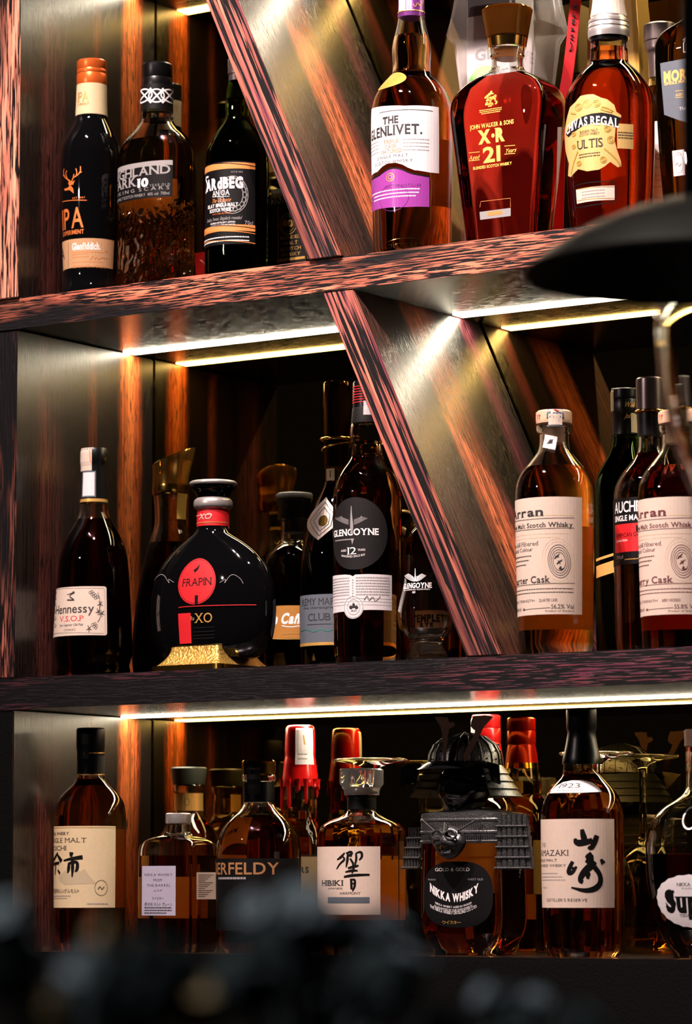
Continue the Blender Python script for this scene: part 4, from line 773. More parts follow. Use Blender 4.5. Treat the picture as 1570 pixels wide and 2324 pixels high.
# ------------------------------------------------------------------ middle shelf, right bay
def cask_bottle(ax, Y, liq, name2, inkm, strength, label):
    T = Thing('whisky_bottle', label, 'bottle', ax, 1300, Y, ZM); d = ax-1260
    X = lambda v: v+d
    T.body([(958, 34), (961, 41, 0, 1), (972, 41), (977, 38), (980, 33.5, 0, 1), (1000, 33), (1012, 35), (1022, 39), (1034, 49), (1046, 60), (1060, 74), (1078, 84), (1100, 89), (1130, 90), (1300, 87.5), (1450, 85), (1470, 84), (1482, 80)], M['clear'], 1063, liq, tb=.013)
    T.solid('stopper', M['cork'], [(928, 36), (931, 41, 0, 1), (950, 41.5), (957, 40)], label='pale wooden stopper'); T.solid('stopper_cork', M['cork'], [(960, 26), (1004, 25)])
    l = T.lab(945, .0005); l.text('77', X(1222), X(1230), 940, 952, 'redp'); l.done('stopper_print')
    l = T.lab(1270); l.rect(X(1148), 1130, X(1321), 1396, 'cream')
    l.text('Arran', X(1168), X(1234), 1152, 1172, inkm, serif=True, bold=.03); l.dash(X(1240), X(1302), 1169, 2, 'ivory', 4)
    for y in (1176, 1199, 1324): l.stroke([(X(1160), y+8), (X(1200), y+3), (X(1250), y), (X(1303), y)], inkm, 1, False)
    l.text('Single Malt Scotch Whisky', X(1160), X(1299), 1185, 1196, inkm, serif=True, bold=.02); l.dash(X(1170), X(1290), 1211, 1.4, 'ivory', 5); l.dash(X(1172), X(1270), 1220, 1.2, 'ivory', 6)
    l.text('Non-chill Filtered', X(1160), X(1222), 1229, 1239, inkm, serif=True); l.text('Natural Colour', X(1160), X(1210), 1243, 1252, inkm, serif=True)
    for i, y in enumerate((1263, 1273, 1283)): l.dash(X(1160), X(1208-6*i), y, 2.4, inkm, i)
    for r in (15, 19, 23, 27): l.ring(X(1269), 1274, r*.95, r*1.33, 1.2, inkm, wob=-.06)
    for r in (32, 37): l.ring(X(1267), 1274, r, r*1.35, .6, 'ivory', wob=-.05)
    for P in ([(1258, 1268, 2), (1264, 1262, 3), (1270, 1256, 1)], [(1260, 1262, 2), (1268, 1264, 2)], [(1263, 1280, 2), (1270, 1274, 3), (1276, 1270, 1)], [(1266, 1272, 2), (1271, 1280, 2)], [(1268, 1292, 2), (1273, 1284, 3), (1271, 1294, 3), (1279, 1290, 2)]): l.stroke([(X(x), y, w) for x, y, w in P], inkm)
    l.text(name2, X(1163), X(1248), 1307, 1323, inkm, serif=True, bold=.02)
    for i, y in enumerate((1336, 1344)): l.dash(X(1165), X(1300), y, 2, inkm, i)
    l.text('CASK STRENGTH', X(1170), X(1213), 1361, 1367, inkm); l.text('QUARTER CASK' if 'Qu' in name2 else 'SHERRY HOGSHEAD', X(1223), X(1264), 1358, 1365, inkm); l.text(strength, X(1250), X(1300), 1371, 1381, inkm, serif=True); l.stroke([(X(1188), 1384), (X(1248), 1379)], inkm, 1, False); l.text('700ml e', X(1165), X(1192), 1378, 1387, inkm); l.text('Product of Scotland', X(1237), X(1300), 1384, 1388, inkm); l.done('label', 'cream label with contour ring emblem'); l = T.lab(1270); l.back(1180, 1418, 'backlab', 84); l.done('back_label')
    return T
T = cask_bottle(1260, .0445, M['gold_l'], 'Quarter Cask', 'ink', '56.2% Vol', 'pale golden cask whisky bottle with cream label beside the slanted divider')
l = T.lab(950, .0007); l.rect(1246, 928, 1279, 967, 'slate', xr=1262); l.rect(1249, 929, 1276, 964, 'cream', xr=1262); l.stroke([(1260, 929), (1272, 933)], 'redp', 2, False); l.done('tax_strip'); l = T.lab(1000, .0012); l.poly([(1241, 986), (1267, 992), (1262, 1021), (1235, 1015)], 'white'); l.done('sticker')
cask_bottle(1539, .052, M['red_l'], 'Sherry Cask', M.setdefault('inkred', pm('maroon_ink', (92, 34, 40), .6)), '55.8% Vol', 'reddish cask whisky bottle with cream label at the right edge of the middle shelf')
T = Thing('whisky_bottle', 'black squared whisky bottle with gold script neck, at the back of the middle shelf', 'bottle', 1420, 1100, .196, ZM, sec=(1, 1, 5))
T.body([(984, 31), (1000, 31), (1015, 33, .2), (1040, 46, .6), (1062, 60, .9), (1080, 68, 1), (1110, 71, 1), (1470, 71, 1), (1485, 68, 1)], M['green'], 995, M['cognac_l']); T.solid('capsule', M['blackcap'], [(903, 30), (905, 31, 0, 1), (940, 31, 0, 1), (942, 30, 0, 1), (985, 31)]); T.solid('cap', M['blackcap'], [(879, 29), (881, 31.5, 0, 1), (902, 31.5), (904, 30)])
l = T.lab(925, .0005); l.text('Walker', 1417, 1448, 911, 924, 'goldprint', shear=.4); l.text('Johnnie', 1418, 1446, 938, 949, 'goldprint', shear=.4); l.done('neck_print'); l = T.lab(890, .0006); l.rect(1388, 880, 1397, 932, 'ivory', xr=1395); l.rect(1433, 938, 1449, 982, 'ivory', xr=1440); l.done('tax_strip')
l = T.lab(1270); l.poly([(1352, 1285), (1420, 1262), (1420, 1290), (1352, 1312)], 'goldprint'); l.poly([(1352, 1268), (1420, 1246), (1420, 1252), (1352, 1274)], 'goldprint'); l.done('label', 'slanted gold label')
T = Thing('whisky_bottle', 'amber whisky bottle with tall grey cap and black and red label', 'bottle', 1478, 1200, .132, ZM)
T.body([(985, 28), (1010, 28), (1024, 31), (1040, 42), (1056, 58), (1076, 74), (1096, 83), (1120, 86), (1300, 86), (1460, 85), (1480, 80)], M['clear'], 1030, M['amber'], tb=.012); T.solid('capsule', M['blackcap'], [(928, 31), (986, 29)]); T.solid('cap', M['greycap'], [(854, 28), (857, 31.5, 0, 1), (870, 32), (930, 32)]); torus(T, 'neck_ring', 935, 33, 3.4, M['gold'])
l = T.lab(1200); l.rect(1375, 1126, 1560, 1278, 'black', xr=1470); l.text('AUCHENTOSHAN', 1397, 1556, 1134, 1160, 'inkw', bold=.01, gap=.06, xr=1440); l.text('SINGLE MALT SCOTCH', 1397, 1530, 1167, 1180, 'inkw', bold=.02, xr=1430); l.rect(1397, 1186, 1520, 1250, 'redp', xr=1450); l.text('12', 1444, 1470, 1190, 1206, 'black'); l.text('GENERATION', 1400, 1424, 1224, 1229, 'inkw'); l.text('AMERICAN OAK', 1400, 1460, 1207, 1217, 'black'); l.text('70cl', 1400, 1414, 1260, 1268, 'grey'); l.dash(1418, 1450, 1268, 2, 'goldprint', 3); l.done('label', 'black and red label')
# ------------------------------------------------------------------ bottom shelf
T = Thing('whisky_bottle', 'dark whisky bottle with beige brush-lettered label at bottom shelf left end', 'bottle', 204, 1950, .08, ZB)
T.body([(1756, 31), (1768, 32), (1776, 37), (1786, 48), (1798, 62), (1814, 74), (1834, 80), (1860, 81.5), (2000, 81), (2140, 80), (2158, 75)], M['clear'], 1762, M['brown_l'], tb=.01)
T.solid('capsule', M['blackcap'], [(1651, 30), (1654, 32.5, 0, 1), (1698, 32.5, 0, 1), (1701, 31, 0, 1), (1757, 31)])
l = T.lab(1700, .0005)
for y in (1709, 1758): l.stroke([(176, y), (204, y), (236, y)], 'goldprint', 2, False)
l.rect(219, 1714, 240, 1755, 'darkgrey', xr=220); l.rect(173, 1656, 206, 1722, 'blackcap', xr=200); l.done('neck_print')
l = T.lab(1960); l.rect(100, 1875, 261, 2060, 'ivory'); l.stroke([(110, 1879), (204, 1878), (260, 1878)], 'goldprint', 1.2, False)
l.text('NIKKA WHISKY', 119, 157, 1888, 1895, 'ink', bold=.03); l.text('SINGLE MALT', 119, 196, 1901, 1912, 'ink', serif=True); l.text('YOICHI', 119, 151, 1919, 1930, 'ink', serif=True)
l.poly([(135, 1990), (150, 1975), (160, 1985), (172, 1968), (182, 1978), (192, 1972), (205, 1990), (218, 2005), (150, 2008), (138, 2000)], M.setdefault('wash', pm('grey_wash_print', (176, 158, 128), .7)))
for P in ([(133, 1935, 3), (126, 1948, 5), (117, 1958, 2)], [(131, 1938, 3), (136, 1946, 5), (141, 1955, 7)], [(120, 1962, 3), (136, 1958, 4)], [(128, 1956, 4), (128, 1972, 4), (127, 1985, 2)], [(122, 1972, 3), (118, 1982, 3)], [(133, 1974, 3), (138, 1982, 4)],
          [(163, 1934, 7), (162, 1944, 4)], [(146, 1953, 2), (160, 1949, 4), (188, 1945, 6)], [(158, 1958, 4), (157, 1972, 6), (155, 1981, 2)], [(156, 1960, 3), (170, 1955, 4), (177, 1958, 5), (176, 1974, 5), (171, 1978, 2)], [(165, 1948, 4), (166, 1968, 6), (165, 1990, 2)]): l.stroke(P, 'black', k=1.55)
l.text('余市蒸留所のシングルモルト', 119, 181, 2018, 2026, 'ink'); l.dash(119, 162, 2033, 1.6, 'grey', 1); l.dash(119, 154, 2038, 1.4, 'grey', 2); l.ring(229, 2015, 14, 17, .9, 'ink'); l.stroke([(222, 2018), (227, 2010), (230, 2020), (236, 2012)], 'ink', 1.4); l.dash(198, 246, 2051, 2.4, 'grey', 3); l.done('label', 'beige label with black brush characters'); l = T.lab(1960); l.back(1880, 2060, 'backlab', 90); l.done('back_label')

T = Thing('whisky_bottle', 'squat square whisky bottle with silver screw cap and small lilac label', 'bottle', 404, 2000, .075, ZB, sec=(1, .82, 8))
T.body([(1868, 28), (1884, 29), (1894, 32, .2), (1900, 58, .6), (1908, 80, .95), (1920, 89, 1), (1945, 91, 1), (2130, 91, 1), (2152, 90, 1), (2162, 84, 1)], M['clear'], 1942, M['brown_l'], t=.004, tb=.01, n=96)
T.solid('cap', M['silver'], [(1845, 26), (1847, 29, 0, 1), (1866, 29.3, 0, 1), (1869, 28)])
l = T.lab(2020); l.rect(323, 1965, 399, 2078, 'lilac')
for t, a, b, y, h in (('NIKKA WHISKY', 329, 391, 1982, 6), ('FROM', 349, 368, 1994, 6), ('THE BARREL', 334, 387, 2006, 6), ('alc.51.4°', 350, 369, 2018, 5), ('ウイスキー', 346, 372, 2036, 6), ('原材料 モルト グレーン', 329, 391, 2049, 7)): l.text(t, a, b, y, y+h, 'ink', gap=.2)
for i, y in enumerate((2060, 2066, 2072)): l.dash(329, 391-12*(i == 2), y, 2.6, 'ink', i)
l.done('label', 'lilac front label')
l = T.lab(2010); l.rect(445, 1980, 491, 2041, 'cream')
for i in range(12): l.dash(449, 483-(i % 4)*6, 1986+i*4.4, 1.6, 'ink', i)
l.done('side_label', 'cream side label'); l = T.lab(2010); l.back(1990, 2085, 'backlab', 80); l.done('back_label')

T = Thing('whisky_bottle', 'bottle with wide dark green stopper and gold neck band behind the squat square bottle', 'bottle', 428, 1850, .236, ZB)
T.body([(1780, 35), (1784, 37), (1793, 36), (1798, 32, 0, 1), (1842, 32), (1852, 36), (1870, 50), (1890, 64), (1915, 70), (2140, 69), (2158, 64)], M['clear'], 1862, M['amber']); T.solid('stopper', M['greencap'], [(1740, 38), (1743, 41.5, 0, 1), (1750, 41), (1776, 37), (1781, 35)]); l = T.lab(1820, .0004); l.rect(396, 1800, 461, 1840, 'goldprint', xr=440); l.stroke([(397, 1804), (460, 1803)], 'gfoil2', 1.5, False); l.ring(424, 1820, 6, 8, 1, 'ink'); l.done('neck_band', 'gold neck band')

T = Thing('whisky_bottle', 'round shouldered whisky bottle with clear capped neck and black label with gold capitals', 'bottle', 587, 1950, .08, ZB)
T.body([(1756, 35, 0), (1760, 38.5), (1768, 39), (1774, 35.5, 0, 1), (1822, 35), (1832, 39), (1842, 47), (1856, 64), (1874, 80), (1895, 91), (1918, 96), (1950, 97), (2130, 95), (2150, 92), (2164, 86)], M['clear'], 1857, M['brown_l'], tb=.012)
T.solid('stopper', M['smoke'], [(1724, 35), (1727, 38.5, 0, 1), (1750, 38.5), (1757, 36)]); T.solid('stopper_core', M['blackcap'], [(1730, 31), (1755, 31)]); T.solid('neck_tape', M['blackcap'], [(1774, 35.8), (1800, 35.8), (1820, 35.4)])
l = T.lab(1760, .0006); l.rect(562, 1725, 591, 1801, 'darkgrey', xr=580); l.done('tax_strip')
l = T.lab(2000); l.rect(470, 1948, 678, 2112, 'black', xr=600); l.text('ABERFELDY', 462, 632, 1956, 1984, M.setdefault('dullgold', pm('dull_gold_print', (150, 104, 62), .5)), bold=.015, xr=590); l.dash(497, 560, 1993, 5, 'grey', 1); l.ring(590, 2060, 80, 58, 1.2, 'darkgrey'); l.ring(590, 2060, 66, 46, 1, 'darkgrey'); l.done('label', 'black label with gold capitals')

T = Thing('bourbon_bottle', 'bourbon bottle dipped in dripping red wax behind the round shouldered bottle', 'bottle', 681, 1850, .226, ZB)
T.body([(1770, 36), (1800, 38), (1845, 39), (1868, 44), (1890, 58), (1915, 66), (1960, 68), (2150, 67), (2160, 62)], M['clear'], 1815, M['amber'])
def drips(bm):
    rn = random.Random(4)
    for i in range(11):
        a = 2*math.pi*i/11+rn.uniform(-.15, .15); L = rn.uniform(.008, .042); z0 = T.zof(1776); R = 41/T.s
        P = [T.A+Vector((math.cos(a)*R*(1+.0*j), math.sin(a)*R, z0+.004-L*j/5)) for j in range(6)]; tube(bm, P, [.0034, .0026, .0022, .0022, .0026, .0012], 8)
T.solid('wax_seal', M['wax'], [(1645, 27), (1648, 32, 0), (1660, 34), (1700, 35, 0, 1), (1716, 34.5), (1722, 36, 0, 1), (1750, 39), (1772, 42.5), (1784, 42)], fn=drips, label='dripping red wax seal')
l = T.lab(1690, .0007); l.rect(673, 1645, 703, 1735, 'white', xr=690); l.stroke([(688, 1668), (692, 1690)], 'goldprint', 3, False); l.dash(676, 698, 1712, 3, 'grey', 2); l.dash(676, 698, 1722, 4, 'grey', 3); l.done('tax_strip')
l = T.lab(1980); l.rect(610, 1944, 750, 2080, 'ivory', xr=690); l.stroke([(612, 1944), (690, 1941), (750, 1944)], 'ink', 2, False); l.text('MAKERS', 634, 700, 1967, 1981, 'ink', bold=.04, xr=690); l.done()

M['facet'] = M['clear']
T = Thing('whisky_bottle', 'faceted golden whisky bottle with square glass stopper and pale label with brush character', 'bottle', 821, 1970, .08, ZB, sec=(1, 1, 2))
def facets(bm):
    for v in bm.verts:
        d = v.co-T.A; r = math.hypot(d.x, d.y); a = math.atan2(d.y, d.x); q = (a % (2*math.pi/24))-math.pi/24
        if r > .043 and v.co.z > ZB+.012: f = math.cos(math.pi/24)/math.cos(q); v.co.x = T.A.x+d.x*f; v.co.y = T.A.y+d.y*f
ob = T.body([(1806, 32, 0, 1), (1836, 32), (1844, 35), (1850, 46), (1857, 64), (1866, 84), (1876, 95), (1892, 100), (1920, 100.5), (2100, 100.5), (2140, 100), (2164, 94)], M['clear'], 1872, M['gold_l'], tb=.013, n=96)
b2 = bmesh.new(); b2.from_mesh(ob.data)
for v in b2.verts:
    r = math.hypot(v.co.x, v.co.y); q = (math.atan2(v.co.y, v.co.x) % (2*math.pi/24))-math.pi/24
    if r > .0455: f = math.cos(math.pi/24)/math.cos(q); v.co.x *= f; v.co.y *= f
b2.to_mesh(ob.data); b2.free(); ob.data.set_sharp_from_angle(angle=math.radians(8))
T.solid('neck_band', M['black'], [(1804, 33), (1836, 33.2)]); l = T.lab(1818, .0004); l.text('SUNTORY', 833, 854, 1812, 1819, 'goldprint'); l.done('neck_print')
T.sec = (1, 1, 12); T.solid('stopper', M['frost'], [(1743, 46, .35, 1), (1746, 50, .35, 1), (1778, 50, .35, 1), (1786, 44, .2), (1792, 41), (1804, 40)], label='square glass stopper'); T.sec = (1, 1, 2)
T.solid('stopper_plug', M['cream'], [(1785, 36), (1788, 38), (1798, 38), (1800, 34)])
l = T.lab(1990); l.rect(700, 1921, 862, 2076, 'cream')
for P in ([(783, 1935, 2), (775, 1945, 5), (766, 1951, 2)], [(778, 1943, 2), (784, 1950, 4), (772, 1960, 3), (765, 1972, 2)], [(786, 1937, 3), (797, 1932, 4), (800, 1938, 4), (788, 1943, 3)], [(788, 1942, 3), (799, 1942, 3)], [(790, 1937, 3), (789, 1952, 5), (786, 1968, 2)], [(795, 1948, 3), (802, 1960, 4)], [(808, 1936, 2), (820, 1932, 4), (822, 1944, 4), (815, 1952, 2)], [(808, 1936, 3), (809, 1950, 4), (804, 1968, 2)],
          [(790, 1970, 3), (806, 1966, 5), (814, 1964, 2)], [(784, 1979, 2), (800, 1975, 5), (812, 1976, 2)], [(801, 1960, 3), (803, 1972, 4), (799, 1982, 2)], [(781, 1990, 3), (800, 1986, 5), (838, 1985, 3)], [(797, 1994, 4), (798, 2018, 4)], [(799, 1996, 3), (806, 1996, 4), (805, 2012, 4), (800, 2022, 2)], [(798, 2005, 2), (805, 2005, 3)]): l.stroke(P, 'black', k=1.35)
l.text('HIBIKI', 732, 779, 1997, 2010, 'ink', serif=True, bold=.02); l.text('JAPANESE', 745, 778, 2014, 2018, 'ink'); l.text('HARMONY', 772, 818, 2024, 2030, 'ink', serif=True); l.rect(745, 2036, 838, 2050, 'slate', xr=800); l.done('label', 'pale label with brush character'); l = T.lab(1990); l.back(1950, 2090, 'backlab', 100); l.done('back_label')

def goblet(ax, Y, py, R, label):
    T = Thing('wine_glass', label, 'glass', ax, 1900, Y, ZB, group='upturned wine glasses')
    pr = chaikin(T.rows([(py, R-3), (py+2, R), (py+6, R), (py+12, R*.55), (py+24, 14), (py+40, 9), (py+130, 8), (py+190, 9), (py+205, 16), (py+225, 44), (py+260, 74), (py+330, 88), (py+390, 86), (2160, 78)], ZB+.0004)); bm = bmesh.new(); n = 56
    zf = T.zof(py+206); inn = [(z, max(k-.0016, .0015), m) for z, k, m, *_ in pr if z < zf]; prof = [p[:3] for p in pr]+inn[::-1]
    rings = [[bm.verts.new(T.A+p+Vector((0, 0, z))) for p in T.secpts(k, m, n)] for z, k, m in prof]
    for a, b in zip(rings, rings[1:]):
        for i in range(n): bm.faces.new((a[i], a[(i+1) % n], b[(i+1) % n], b[i]))
    bm.faces.new(rings[0]); bm.faces.new(rings[-1]); bmesh.ops.recalc_face_normals(bm, faces=bm.faces); link('glass_body', bm, M['clear'], T.root, 45)
goblet(843, .219, 1719, 86, 'upturned wine glass with round foot, standing behind the square glass stopper'); goblet(1356, .222, 1704, 88, 'upturned wine glass with round foot, standing behind the bottle with two black brush characters')

T = Thing('whisky_bottle', 'bottle with red foil cap and gold band standing behind the samurai armour bottle', 'bottle', 1104, 1800, .236, ZB)
T.body([(1738, 40), (1760, 46), (1785, 47), (1800, 45), (1808, 50), (1825, 66), (1850, 74), (1900, 75), (2150, 74), (2162, 68)], M['clear'], 1770, M['amber']); T.solid('capsule', M['redcap'], [(1621, 29), (1624, 33, 0, 1), (1650, 33.5, 0, 1), (1652, 32.5, 0, 1), (1654, 33.5, 0, 1), (1678, 33.5, 0, 1), (1684, 32), (1690, 34), (1726, 39)]); T.solid('neck_band', M['gold'], [(1726, 39.3, 0, 1), (1739, 41)])
l = T.lab(1660, .0006); l.rect(1070, 1622, 1082, 1668, 'white', xr=1080); l.done('tax_strip'); l = T.lab(1960); l.rect(1020, 1905, 1190, 2030, 'ivory', xr=1110); l.rect(1020, 1950, 1190, 1955, 'goldprint', xr=1110); l.done()

# the bottle dressed in armour
T = Thing('whisky_bottle', 'squared amber whisky bottle dressed in miniature black and pewter samurai armour', 'bottle', 1075, 2000, .092, ZB, sec=(1, .62, 6))
T.body([(1830, 40), (1842, 50, .3), (1856, 84, .7), (1876, 106, 1), (1900, 115, 1), (1960, 118, 1), (2060, 120, 1), (2100, 119, 1), (2130, 110, 1), (2150, 97, 1), (2158, 90, 1, 1), (2172, 88, 1)], M['clear'], 1862, M['brown_l'], t=.004, tb=.012, n=96)
l = T.lab(2030); l.polyuv([(lambda c, a, b: (c[0]+a*math.copysign(abs(math.cos(t))**.72, math.cos(t)), c[1]+b*math.copysign(abs(math.sin(t))**.72, math.sin(t))))((sum(l.uv(x, 2030)[0] for x in (962, 1118))/2, l.uv(1040, 2030)[1]), (l.uv(1118, 2030)[0]-l.uv(962, 2030)[0])/2, 74/T.s) for t in [2*math.pi*i/48 for i in range(48)]], 'black')
l.text('GOLD & GOLD', 988, 1066, 1969, 1977, 'inkw', serif=True); l.text('PRODUCE', 972, 990, 1994, 1998, 'grey'); l.text('FINEST OLD', 1062, 1096, 1993, 1998, 'grey'); l.text('NIKKA WHISKY', 976, 1086, 2028, 2046, 'inkw', serif=True, bold=.05, arc=24)
for i, (a, b, y) in enumerate([(988, 1070, 2056), (986, 1072, 2063)]): l.text(('NIKKA WHISKY AGED IN WOOD', 'GUARANTEED BY OUR OWN EXPERTS')[i], a, b, y, y+5, 'inkw', arc=10)
l.text('THE NIKKA WHISKY DISTILLING CO. LTD.', 976, 1082, 2068, 2075, 'inkw', serif=True, arc=16); l.text('ウイスキー', 1004, 1046, 2090, 2097, 'goldprint'); l.done('label', 'black oval label')
# armour is rigged round the bottle: A(px,py,d) is a point d metres in front of the bottle axis plane
def A(px, py, d): return at(px, py, T.A.y-d)
def lathe_at(c, rows, sx, sy, n=32, rot=0., a0=0., a1=2*math.pi, th=.0016):
    """curved plate: rows (z offset, radius)"""
    bm = bmesh.new(); full = abs(a1-a0-2*math.pi) < 1e-6; R = []
    for o in (0, -th):
        for z, r in rows: R.append([bm.verts.new(c+Vector(((r+o)*sx*math.sin(a0+(a1-a0)*i/n+rot), -(r+o)*sy*math.cos(a0+(a1-a0)*i/n+rot), z))) for i in range(n if full else n+1)])
    m = len(rows); q = len(R[0])
    for s_ in (0, m):
        for j in range(m-1):
            for i in range(q if full else q-1):
                f = (R[s_+j][i], R[s_+j][(i+1) % q], R[s_+j+1][(i+1) % q], R[s_+j+1][i]); bm.faces.new(f)
    for j in (0, m-1):
        for i in range(q if full else q-1): bm.faces.new((R[j][i], R[j][(i+1) % q], R[m+j][(i+1) % q], R[m+j][i]))
    if not full:
        for e in (0, q-1):
            for j in range(m-1): bm.faces.new((R[j][e], R[j+1][e], R[m+j+1][e], R[m+j][e]))
    bmesh.ops.recalc_face_normals(bm, faces=bm.faces); return bm
# cuirass yoke: stepped lames round the shoulders
zz = lambda py: T.zof(py, .03)
T.solid('chest_armour', M['armor'], [(1836, 56, .5, 1), (1841, 92, .9, 1), (1845, 118, 1, 1), (1856, 119, 1, 1), (1858, 121, 1, 1), (1862, 121, 1, 1), (1864, 119, 1, 1), (1884, 119.5, 1, 1), (1886, 122, 1, 1), (1890, 122, 1, 1), (1892, 120, 1, 1), (1906, 120, 1, 1), (1908, 123, 1, 1), (1913, 122, 1, 1)], smooth=20, n=96)
l = T.lab(1880, .0006)
for y0, y1 in ((1865, 1883), (1893, 1905)):
    for i in range(34): l.stroke([(956+i*5, y0), (956+i*5, y1)], 'darkgrey', 1.6, False)
l.done('lacing')
def plate(name, cx, cy, d, w, h, rows, lean):
    """laced shoulder guard: overlapping curved lames"""
    c = A(cx, cy, d); bm = bmesh.new(); hz = h/T.s
    for j in range(rows):
        z1 = c.z+hz/2-hz*j/rows; z0 = z1-hz/rows*1.18; e = j*lean; wj = w/T.s/2*(1+.05*j)
        for k in range(6):
            x0 = -wj+2*wj*k/6; box(bm, c.x+x0+e+.0004, c.x+x0+2*wj/6+e-.0004, c.y-.003-.0012*j-.004*math.cos((k-2.5)/3), c.y+.003-.0012*j-.004*math.cos((k-2.5)/3), z0, z1, 0, .0008)
        tube(bm, [(c.x-wj+e, c.y-.008-.0012*j, z0+.0006), (c.x+wj+e, c.y-.008-.0012*j, z0+.0006)], .0013, 6)
    o = link(name, bm, M['armor'], T.root, 30); return o
plate('shoulder_guard', 1168, 1908, .040, 78, 116, 5, .0012); plate('shoulder_guard', 948, 1922, .0, 40, 90, 4, -.0012)
# mask hung on the chest
c = A(1019, 1912, .046); bm = bmesh.new(); bmesh.ops.create_uvsphere(bm, u_segments=28, v_segments=20, radius=1)
for v in bm.verts:
    x, y, z = v.co; w = 1-.28*max(0, -z)-.10*max(0, z); v.co = Vector((x*.0215*w, y*.011, z*.0185)); fr = max(0, -y)
    for ex in (-.42, .42):
        g = math.exp(-((x-ex)/.22)**2-((z-.42)/.16)**2); v.co.y += .006*g*fr
    v.co.y -= .0075*math.exp(-(x/.16)**2-((z-.08)/.30)**2)*fr; v.co.y += .005*math.exp(-(x/.45)**2-((z+.42)/.10)**2)*fr; v.co.y -= .003*math.exp(-((abs(x)-.5)/.25)**2-((z+.1)/.25)**2)*fr; v.co.y -= .003*math.exp(-(x/.4)**2-((z+.75)/.2)**2)*fr
bmesh.ops.translate(bm, verts=bm.verts, vec=c)
for s_ in (-1, 1):
    e = c+Vector((s_*.0085, -.0105, .008)); tube(bm, [e+Vector((.0062*math.cos(t)*1.2, -.001, .0048*math.sin(t))) for t in [i*math.pi/8 for i in range(17)]], .0014, 6, cap=False)
    tube(bm, [c+Vector((s_*.014, -.006, .012)), A(1019+s_*60, 1862, .043)], .0012, 6)
tube(bm, [c+Vector((0, -.009, .010)), c+Vector((0, -.008, .022))], [.004, .002], 8); link('chest_mask', bm, M['armor'], T.root, 60)
# head: face mask, helmet bowl, brim, cheek flaps, neck guard, horns
hc = A(1052, 1775, .0); hx, hy = hc.x, hc.y; zq = lambda py: T.zof(py, .02)
bm = bmesh.new(); bmesh.ops.create_uvsphere(bm, u_segments=32, v_segments=24, radius=1)
for v in bm.verts:
    x, y, z = v.co; fr = max(0, -y); w = 1-.3*max(0, -z); v.co = Vector((x*.031*w, y*.030, z*.031))
    v.co.y -= .009*math.exp(-(x/.16)**2-((z+.05)/.30)**2)*fr
    for ex in (-.36, .36): v.co.y += .006*math.exp(-((x-ex)/.2)**2-((z-.2)/.12)**2)*fr
    v.co.y += .005*math.exp(-(x/.42)**2-((z+.5)/.09)**2)*fr; v.co.y -= .004*math.exp(-((abs(x)-.5)/.2)**2-((z+.12)/.2)**2)*fr; v.co.y -= .005*math.exp(-(x/.35)**2-((z+.82)/.16)**2)*fr
bmesh.ops.translate(bm, verts=bm.verts, vec=Vector((hx, hy, zq(1790)))); link('face_mask', bm, M['lacquer'], T.root, 60)
bm = lathe_at(Vector((hx, hy, zq(1845))), [(0, .019), (.012, .024), (.020, .020)], 1, 1); link('throat_guard', bm, M['armor'], T.root, 40)
zb_ = zq(1733); Hh = zq(1660)-zb_
bm = lathe_at(Vector((hx, hy+.004, zb_)), [(0, .040), (Hh*.3, .039), (Hh*.6, .034), (Hh*.85, .023), (Hh*.97, .010), (Hh, .003)], 1, 1.1); 
for i in range(18):
    a = 2*math.pi*i/18
    tube(bm, [Vector((hx+r*math.sin(a), hy+.004-1.1*r*math.cos(a), zb_+z)) for z, r in ((0, .0405), (Hh*.3, .0395), (Hh*.6, .0345), (Hh*.85, .0235), (Hh, .004))], .0009, 5)
    for q in (.15, .4, .62): 
        r = .0402-.012*max(0, q-.3); bmesh.ops.create_icosphere(bm, subdivisions=1, radius=.0011, matrix=Matrix.Translation((hx+r*math.sin(a+.17), hy+.004-1.1*r*math.cos(a+.17), zb_+Hh*q)))
link('helmet_bowl', bm, M['armor'], T.root, 35)
bm = lathe_at(Vector((hx, hy, zb_)), [(.003, .039), (0, .044), (-.006, .053)], 1, 1.05, a0=-1.2, a1=1.2); link('helmet_brim', bm, M['lacquer'], T.root, 40)
bm = bmesh.new()
for j in range(4):
    b2 = lathe_at(Vector((hx, hy+.004, zb_-.001-.0085*j)), [(0, .041+.005*j), (-.0095, .049+.005*j)], 1, 1, a0=1.0, a1=2*math.pi-1.0); me_ = bpy.data.meshes.new('x'); b2.to_mesh(me_); b2.free(); bm.from_mesh(me_); bpy.data.meshes.remove(me_)
link('neck_guard', bm, M['armor'], T.root, 30)
for s_ in (-1, 1):
    bm = bmesh.new(); c = Vector((hx+s_*.043, hy-.022, zb_-.004))
    q = [bm.verts.new(c+Vector(p)) for p in ((0, 0, .006), (s_*.020, -.008, .002), (s_*.022, -.009, -.020), (s_*.006, 0, -.016))]; q2 = [bm.verts.new(v.co+Vector((0, .0025, 0))) for v in q]
    bm.faces.new(q); bm.faces.new(q2[::-1])
    for i in range(4): bm.faces.new((q[i], q2[i], q2[(i+1) % 4], q[(i+1) % 4]))
    bmesh.ops.recalc_face_normals(bm, faces=bm.faces); link('cheek_flap', bm, M['lacquer'], T.root)
def horn(P, name='horn'):
    bm = bmesh.new(); d = .048; a = [bm.verts.new(A(x, y, d)) for x, y in P]; b = [bm.verts.new(A(x, y, d-.0025)) for x, y in P]; n = len(P)
    tri = tessellate_polygon([[Vector((x, y, 0)) for x, y in P]])
    for t in tri: bm.faces.new([a[i] for i in t]); bm.faces.new([b[i] for i in t][::-1])
    for i in range(n): bm.faces.new((a[i], a[(i+1) % n], b[(i+1) % n], b[i]))
    bmesh.ops.recalc_face_normals(bm, faces=bm.faces); link(name, bm, M['bronze'], T.root)
